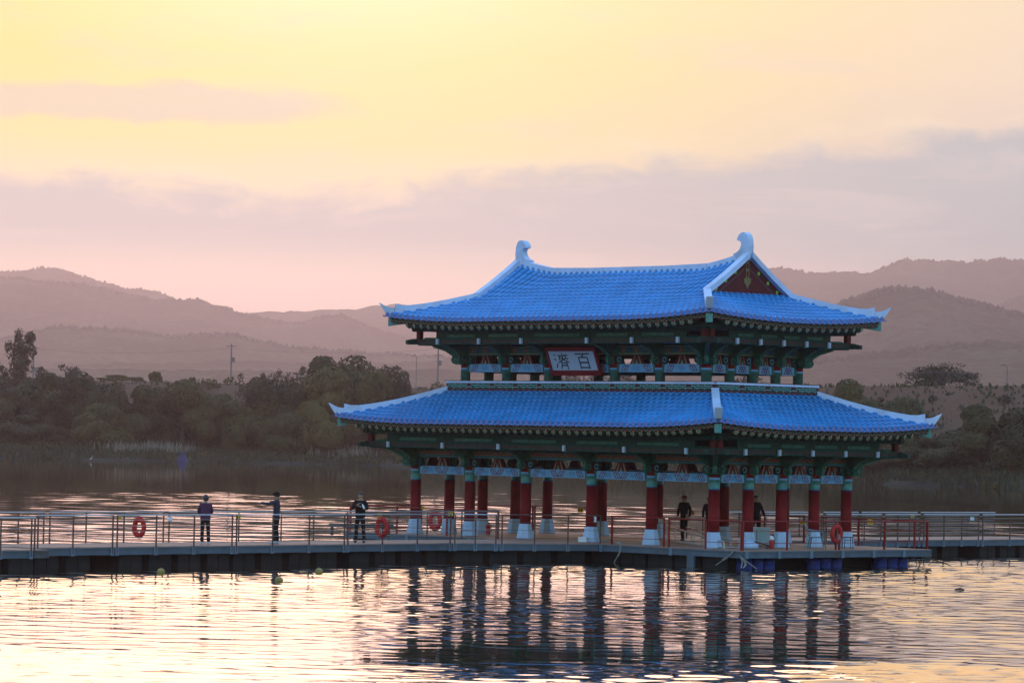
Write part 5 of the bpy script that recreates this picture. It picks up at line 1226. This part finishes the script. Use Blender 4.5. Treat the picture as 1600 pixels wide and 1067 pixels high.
MB().box(-.14, .14, -.13, -.11, .30, .32).build('brace', M['black'], r)
x, y = on_deck(1184, 853); r = thing('cabinet', 'pale blue grey chest behind the red railing between the right side columns', 'cabinet', (x, y + .7, D), -.05)
MB().box(-.46, .46, -.3, .3, .06, .60).build('body', M['cabinet'], r); MB().box(-.48, .48, -.32, .32, .606, .66).build('lid', M['cabinet'], r)
MB().box(-.012, .012, -.312, -.302, .08, .59).build('door_seam', M['bracketgrey'], r); MB().box(-.20, -.18, -.34, -.312, .3, .42).build('handle', M['steel'], r)
for s in (-.4, .4): MB().box(s - .04, s + .04, -.25, .25, 0, .058).build('foot', M['black'], r)
x, y = on_deck(1187, 857); y += .2
r = thing('hose', 'black hose lying in loose loops in front of the pale chest', 'hose', (x, y, D))
MB().tube([(-.5, .02, .26), (-.46, 0, .12), (-.3, .0, .07), (-.08, 0, .07), (.12, 0, .16), (-.18, 0, .24), (.0, 0, .20), (.22, 0, .14), (.36, 0, .10), (.30, 0, .02), (.22, .0, .03)], .028, 6).build('coil', M['black'], r)
x, y = on_deck(1180, 858); MBp = thing('storage_sack', 'pale blue plastic sack on the deck below the chest', 'sack', (x - .2, y + .35, D))
MB().lathe([(.30, 0), (.36, .08), (.30, .2), (.12, .27), (.05, .28)], 10).build('sack', M['pedestal'], MBp, True)
def extinguisher(px, py, dy, label, m2):
    x, y = on_deck(px, py); y += dy; r = thing('fire_extinguisher', label, 'fire extinguisher', (x, y, D), 0, 'fire extinguishers on the platform')
    MB().lathe([(.085, 0), (.09, .02), (.09, .30)], 12).build('body', M['buoy'], r, True); MB().lathe([(.09, .302), (.088, .36), (.05, .43), (.025, .45)], 12).build('shoulder', M[m2], r, True)
    MB().box(-.02, .09, -.015, .015, .452, .49).build('handle', M['black'], r); MB().tube([(.03, -.03, .46), (.11, -.05, .38), (.11, -.03, .12)], .012, 5).build('hose', M['black'], r)
extinguisher(1206, 857, .15, 'red and white fire extinguisher right of the pale chest', 'paper')
extinguisher(762.5, 836, .3, 'red fire extinguisher beside the second front pedestal', 'buoy')
# aluminium gangway lying on the deck behind the corner column
p0, p1 = on_deck(1042, 845), on_deck(1132, 857.5); d_ = Vector((p1[0] - p0[0], p1[1] - p0[1])); ang = math.atan2(d_.y, d_.x); L = d_.length
r = thing('gangway', 'pale aluminium gangway with slanting side rails lying on the deck near the corner column', 'gangway', (p0[0], p0[1] + .3, D), ang)
for s in (0, .6):
    MB().tube([(0, s, .56), (L * .45, s, .40), (L, s, .24)], .03, 6).build('side_rail', M['alu'], r)
    for k in range(7): u = L * k / 6; MB().box(u - .03, u + .03, s - .02, s + .02, .04, .56 - .32 * k / 6 - .02).build('upright', M['alu'], r)
    MB().box(0, L, s - .03, s + .03, .005, .055).build('beam', M['alu'], r)
for k in range(6): u = L * (k + .5) / 6; MB().box(u - .05, u + .05, .032, .568, .02, .04).build('tread', M['alu'], r)
x, y = on_deck(1037, 842); r = thing('paper_box', 'small white box standing on the gangway end behind a column', 'box', (x - .05, y + .55, D + .56)); MB().box(-.14, .14, -.1, .1, .03, .17).build('box', M['paper'], r); MB().box(-.15, .15, -.11, .11, .171, .19).build('lid', M['paper'], r)
x, y = on_deck(909, 846.5); r = thing('white_crate', 'small white plastic crate at the foot of the middle front column', 'crate', (x + .05, y + .1, D), -.3)
b = MB().box(-.16, .16, -.12, -.10, .02, .18).box(-.16, .16, .10, .12, .02, .18).box(-.16, -.14, -.099, .099, .02, .18).box(.14, .16, -.099, .099, .02, .18); b.build('sides', M['paper'], r)
MB().box(-.155, .155, -.115, .115, 0, .018).build('base', M['paper'], r)
x, y = on_deck(543, 838); r = thing('bench', 'dark low bench on the platform behind the man in black', 'bench', (x + .3, y + 1.6, D), -.05)
MB().box(-1.1, 1.3, -.2, .2, .30, .36).build('seat', M['black'], r); MB().box(-1.1, 1.3, .19, .23, .361, .44).build('back_rail', M['black'], r)
for s in (-.95, 1.15): MB().box(s - .04, s + .04, -.18, .18, 0, .298).build('leg', M['black'], r)

# ------------------------------------------------------------------ people
TMP = []
def skinned(verts, edges, radii, name, m, parent, sub=1, root=0):
    me = bpy.data.meshes.new('tmp'); me.from_pydata(verts, edges, []); o = bpy.data.objects.new('tmp', me); COL.objects.link(o)
    o.modifiers.new('skin', 'SKIN'); sk = me.skin_vertices[0].data
    for i, r in enumerate(radii): sk[i].radius = (r, r) if not isinstance(r, tuple) else r; sk[i].use_root = (i == root)
    s = o.modifiers.new('sub', 'SUBSURF'); s.levels = s.render_levels = sub
    TMP.append((o, name, m, parent))
def finish_people():
    bpy.context.view_layer.update(); dg = bpy.context.evaluated_depsgraph_get()
    for o, name, m, parent in TMP:
        me = bpy.data.meshes.new_from_object(o.evaluated_get(dg)); me.name = name; me.materials.clear(); me.materials.append(m)
        me.polygons.foreach_set('use_smooth', [True] * len(me.polygons))
        if parent.get('_join') is not None: pass
        link(name, me, parent)
    for o, *_ in TMP: d = o.data; bpy.data.objects.remove(o); bpy.data.meshes.remove(d)
def person(px, py, h, face, label, top, legs, shoe, arms, stance=((0, 0), (0, 0)), hat=None, hair='hair', bulk=1.0, skirt=.0, dy=0.0):
    """arms: two lists (elbow, wrist) in body space, x right, y forward, z up for a 1.72 m figure; stance: foot offsets"""
    x, y = on_deck(px, py); y += dy; k = h / 1.72
    root = thing('person', label, 'person', (x, y, D), face, None); root.scale = (k, k, k)
    J = {'pel': (0, 0, .93), 'sp': (0, .01, 1.14), 'ch': (0, 0, 1.33), 'nk': (0, 0, 1.47), 'hd0': (0, .015, 1.55)}
    sh = [(-.165, 0, 1.41), (.165, 0, 1.41)]; hp = [(-.085, 0, .90), (.085, 0, .90)]
    kn = [(-.095 + stance[i][0] * .5 * 1 + (.19 if i else 0), .02 + stance[i][1] * .5, .50) for i in range(2)]
    an = [(-.10 + stance[i][0] + (.20 if i else 0), -.01 + stance[i][1], .09) for i in range(2)]
    # body: one continuous skin from head to feet and fingers
    V = [J['pel'], J['sp'], J['ch'], J['nk'], J['hd0'], (0, .02, 1.61), (0, .018, 1.67), (0, .01, 1.715)]; E2 = [(i, i + 1) for i in range(7)]
    Rd = [(.13 * bulk, .10), (.125 * bulk, .09), (.145 * bulk, .10), .056, (.066, .078), (.078, .095), (.078, .095), (.055, .065)]
    def addv(p, r, frm): V.append(tuple(p)); Rd.append(r); E2.append((frm, len(V) - 1)); return len(V) - 1
    addv((0, .125, 1.605), .016, 5)                                  # nose
    addv((-.088, .0, 1.615), .016, 5); addv((.088, .0, 1.615), .016, 5)   # ears
    for i in range(2):
        a = addv(sh[i], .055, 2); el_, wr = [Vector(q) for q in arms[i]]; b_ = addv(el_, .042, a); c_ = addv(wr, .030, b_)
        d = (wr - el_).normalized(); u_ = d.cross(Vector((0, 0, 1))) if abs(d.z) < .9 else d.cross(Vector((0, 1, 0))); u_.normalize()
        pm_ = addv(wr + d * .06, (.036, .018), c_)
        for q, ln in ((-1.5, .060), (-.5, .075), (.5, .080), (1.5, .068)):
            f1 = addv(wr + d * (.10) + u_ * q * .018, .0095, pm_); addv(wr + d * (.10 + ln) + u_ * q * .020 + d.cross(u_) * .015, .0075, f1)
        t1 = addv(wr + d * .045 + u_ * -.042, .011, pm_); addv(wr + d * .085 + u_ * -.058, .009, t1)
        a = addv(hp[i], .085, 0); b_ = addv(kn[i], .055, a); c_ = addv(an[i], .038, b_); addv((an[i][0], an[i][1] + .12, .035), .030, c_)
    skinned(V, E2, Rd, 'body', M['skin'], root, 1)
    # trousers
    V2 = [(0, 0, .96), (0, 0, .90)]; R2 = [(.15 * bulk, .115), (.155 * bulk, .12)]; E3 = [(0, 1)]
    for i in range(2):
        for p, r in ((hp[i], .10 * bulk), ((hp[i][0] * .5 + kn[i][0] * .5, (hp[i][1] + kn[i][1]) / 2, .70), .086), (kn[i], .072), ((kn[i][0] * .4 + an[i][0] * .6, (kn[i][1] * .4 + an[i][1] * .6), .25), .066), ((an[i][0], an[i][1], .075), .066)):
            V2.append((p[0], p[1], p[2] if p is not hp[i] else .86)); R2.append(r); E3.append((len(V2) - 2 if p is not hp[i] else 1, len(V2) - 1))
    skinned(V2, E3, R2, 'trousers', legs, root, 1, 1)
    # jacket
    zb = .80 - skirt; V3 = [(0, 0, zb), (0, 0, .95), J['sp'], J['ch'], (0, -.005, 1.43), (0, 0, 1.48)]
    R3 = [(.165 * bulk, .13), (.165 * bulk, .128), (.158 * bulk, .12), (.168 * bulk, .122), (.11, .09), (.068, .068)]; E4 = [(i, i + 1) for i in range(5)]
    for i in range(2):
        el_, wr = [Vector(q) for q in arms[i]]; s_ = Vector(sh[i])
        V3 += [tuple(s_ * 1.0), tuple((s_ + el_) / 2), tuple(el_), tuple(el_.lerp(wr, .55)), tuple(wr)]; R3 += [.078, .070, .062, .054, .046]; n_ = len(V3)
        E4 += [(3, n_ - 5), (n_ - 5, n_ - 4), (n_ - 4, n_ - 3), (n_ - 3, n_ - 2), (n_ - 2, n_ - 1)]
    skinned(V3, E4, R3, 'jacket', top, root, 1, 2)
    for i in range(2):
        skinned([(an[i][0], an[i][1] - .05, .045), (an[i][0], an[i][1] + .05, .045), (an[i][0], an[i][1] + .17, .035)], [(0, 1), (1, 2)], [.048, .050, .042], 'shoe', shoe, root, 1, 1)
    # hair or hat
    b = MB(); Vh = []
    seg, rg = 16, 8
    for j in range(rg + 1):
        ph = math.pi * .5 * j / rg * 1.16
        for q in range(seg):
            t = 2 * math.pi * q / seg; fr_ = .5 + .5 * math.sin(t)         # 1 at the front
            pz = math.cos(min(ph, 1.57 if fr_ > .62 and hat is None else 1.82)) if fr_ > .62 else math.cos(ph * (1.2 if hair != 'bob' else 1.42))
            rr_ = math.sqrt(max(0.02, 1 - pz * pz))
            sc = 1.22 if hair == 'bob' else 1.08
            Vh.append((.092 * sc * rr_ * math.cos(t), .004 + .112 * sc * rr_ * math.sin(t) - (.004 if fr_ > .6 else .0), 1.632 + .105 * (1.08 if hair == 'bob' else 1.0) * pz + (.004 if fr_ > .6 else 0)))
    Fh = [(j * seg + q, (j + 1) * seg + q, (j + 1) * seg + (q + 1) % seg, j * seg + (q + 1) % seg) for j in range(rg) for q in range(seg)]
    b.add(Vh, Fh); b.build('hair' if hat is None else 'cap', M['hair'] if hat is None else hat, root, True)
    if hat is not None:
        MB().prism([(-.075, .08), (.075, .08), (.06, .19), (0, .205), (-.06, .19)], ((0, .0, 1.66), (1, 0, 0), (0, 1, -.12), (0, .12, 1)), -.006, .006).build('peak', hat, root)
    for s in (-1, 1):
        MB().lathe([(.004, -.004), (.011, 0), (.004, .004)], 8, (s * .032, 0)).build('eye', M['black'], root, loc=(0, .104, 1.63))
    MB().box(-.025, .025, .098, .108, 1.552, 1.560).build('mouth', M['darkred'], root)
    return root
HANG = [((-.22, -.02, 1.16), (-.23, .06, .92)), ((.22, -.02, 1.16), (.23, .06, .92))]
# facing: 0 looks away from the camera (+Y)
person(320, 850, 1.60, R(12), 'woman in a purple jacket and dark trousers seen from behind, leaning on the far rail', M['purple'], M['blackcloth'], M['shoe'],
       [((-.24, .06, 1.16), (-.17, .28, 1.06)), ((.24, .06, 1.16), (.17, .28, 1.06))], ((-.01, 0), (.03, .0)), None, 'bob', 1.25, .02)
person(431, 849.2, 1.72, R(86), 'man in a dark cap and navy jacket pointing out over the water to the left', M['navycloth'], M['blackcloth'], M['shoe'],
       [((-.20, .26, 1.33), (-.16, .52, 1.36)), ((.22, -.06, 1.16), (.22, .08, .95))], ((0, .05), (0, -.03)), M['blackcloth'], 'hair', 1.28)
person(562, 847.5, 1.72, R(172), 'man in black clothes with folded arms holding a silver bottle beside the red lifebuoy', M['blackcloth'], M['blackcloth'], M['blackcloth'],
       [((-.27, .06, 1.17), (-.05, .20, 1.24)), ((.27, .06, 1.17), (.07, .20, 1.30))], ((-.05, 0), (.05, 0)), None, 'hair', 1.2)
person(1068, 845.5, 1.70, R(150), 'man in a red cap and dark clothes walking across the deck under the pavilion', M['darkcloth'], M['darkcloth'], M['blackcloth'],
       [((-.23, -.08, 1.16), (-.20, -.02, .92)), ((.23, .02, 1.16), (.20, .12, .95))], ((-.02, .20), (.06, -.22)), M['redcap'])
person(1180, 846, 1.74, R(205), 'man in a dark coat half hidden behind the second right column', M['darkcloth'], M['darkcloth'], M['blackcloth'],
       [((-.28, .0, 1.17), (-.36, .06, .95)), ((.23, 0, 1.16), (.22, .05, .93))], ((-.02, .12), (.04, -.12)), None, 'hair', 1.15)
person(1107, 846, 1.66, R(180), 'person in dark clothes almost wholly hidden behind the nearest corner column', M['darkcloth'], M['darkcloth'], M['blackcloth'], HANG)
finish_people()
x, y = on_deck(562, 847.5); xx, zz = at(569.5, 790.5, y - .24)
r = thing('bottle', 'small silver bottle held by the man in black with folded arms', 'bottle', (xx, y - .25, zz - .1), 0); MB().lathe([(.03, 0), (.034, .02), (.034, .13), (.016, .17), (.016, .19)], 10).build('body', M['silver'], r, True); MB().lathe([(.018, .191), (.018, .215)], 10).build('cap', M['black'], r)
r.rotation_euler = (0, R(-25), 0)
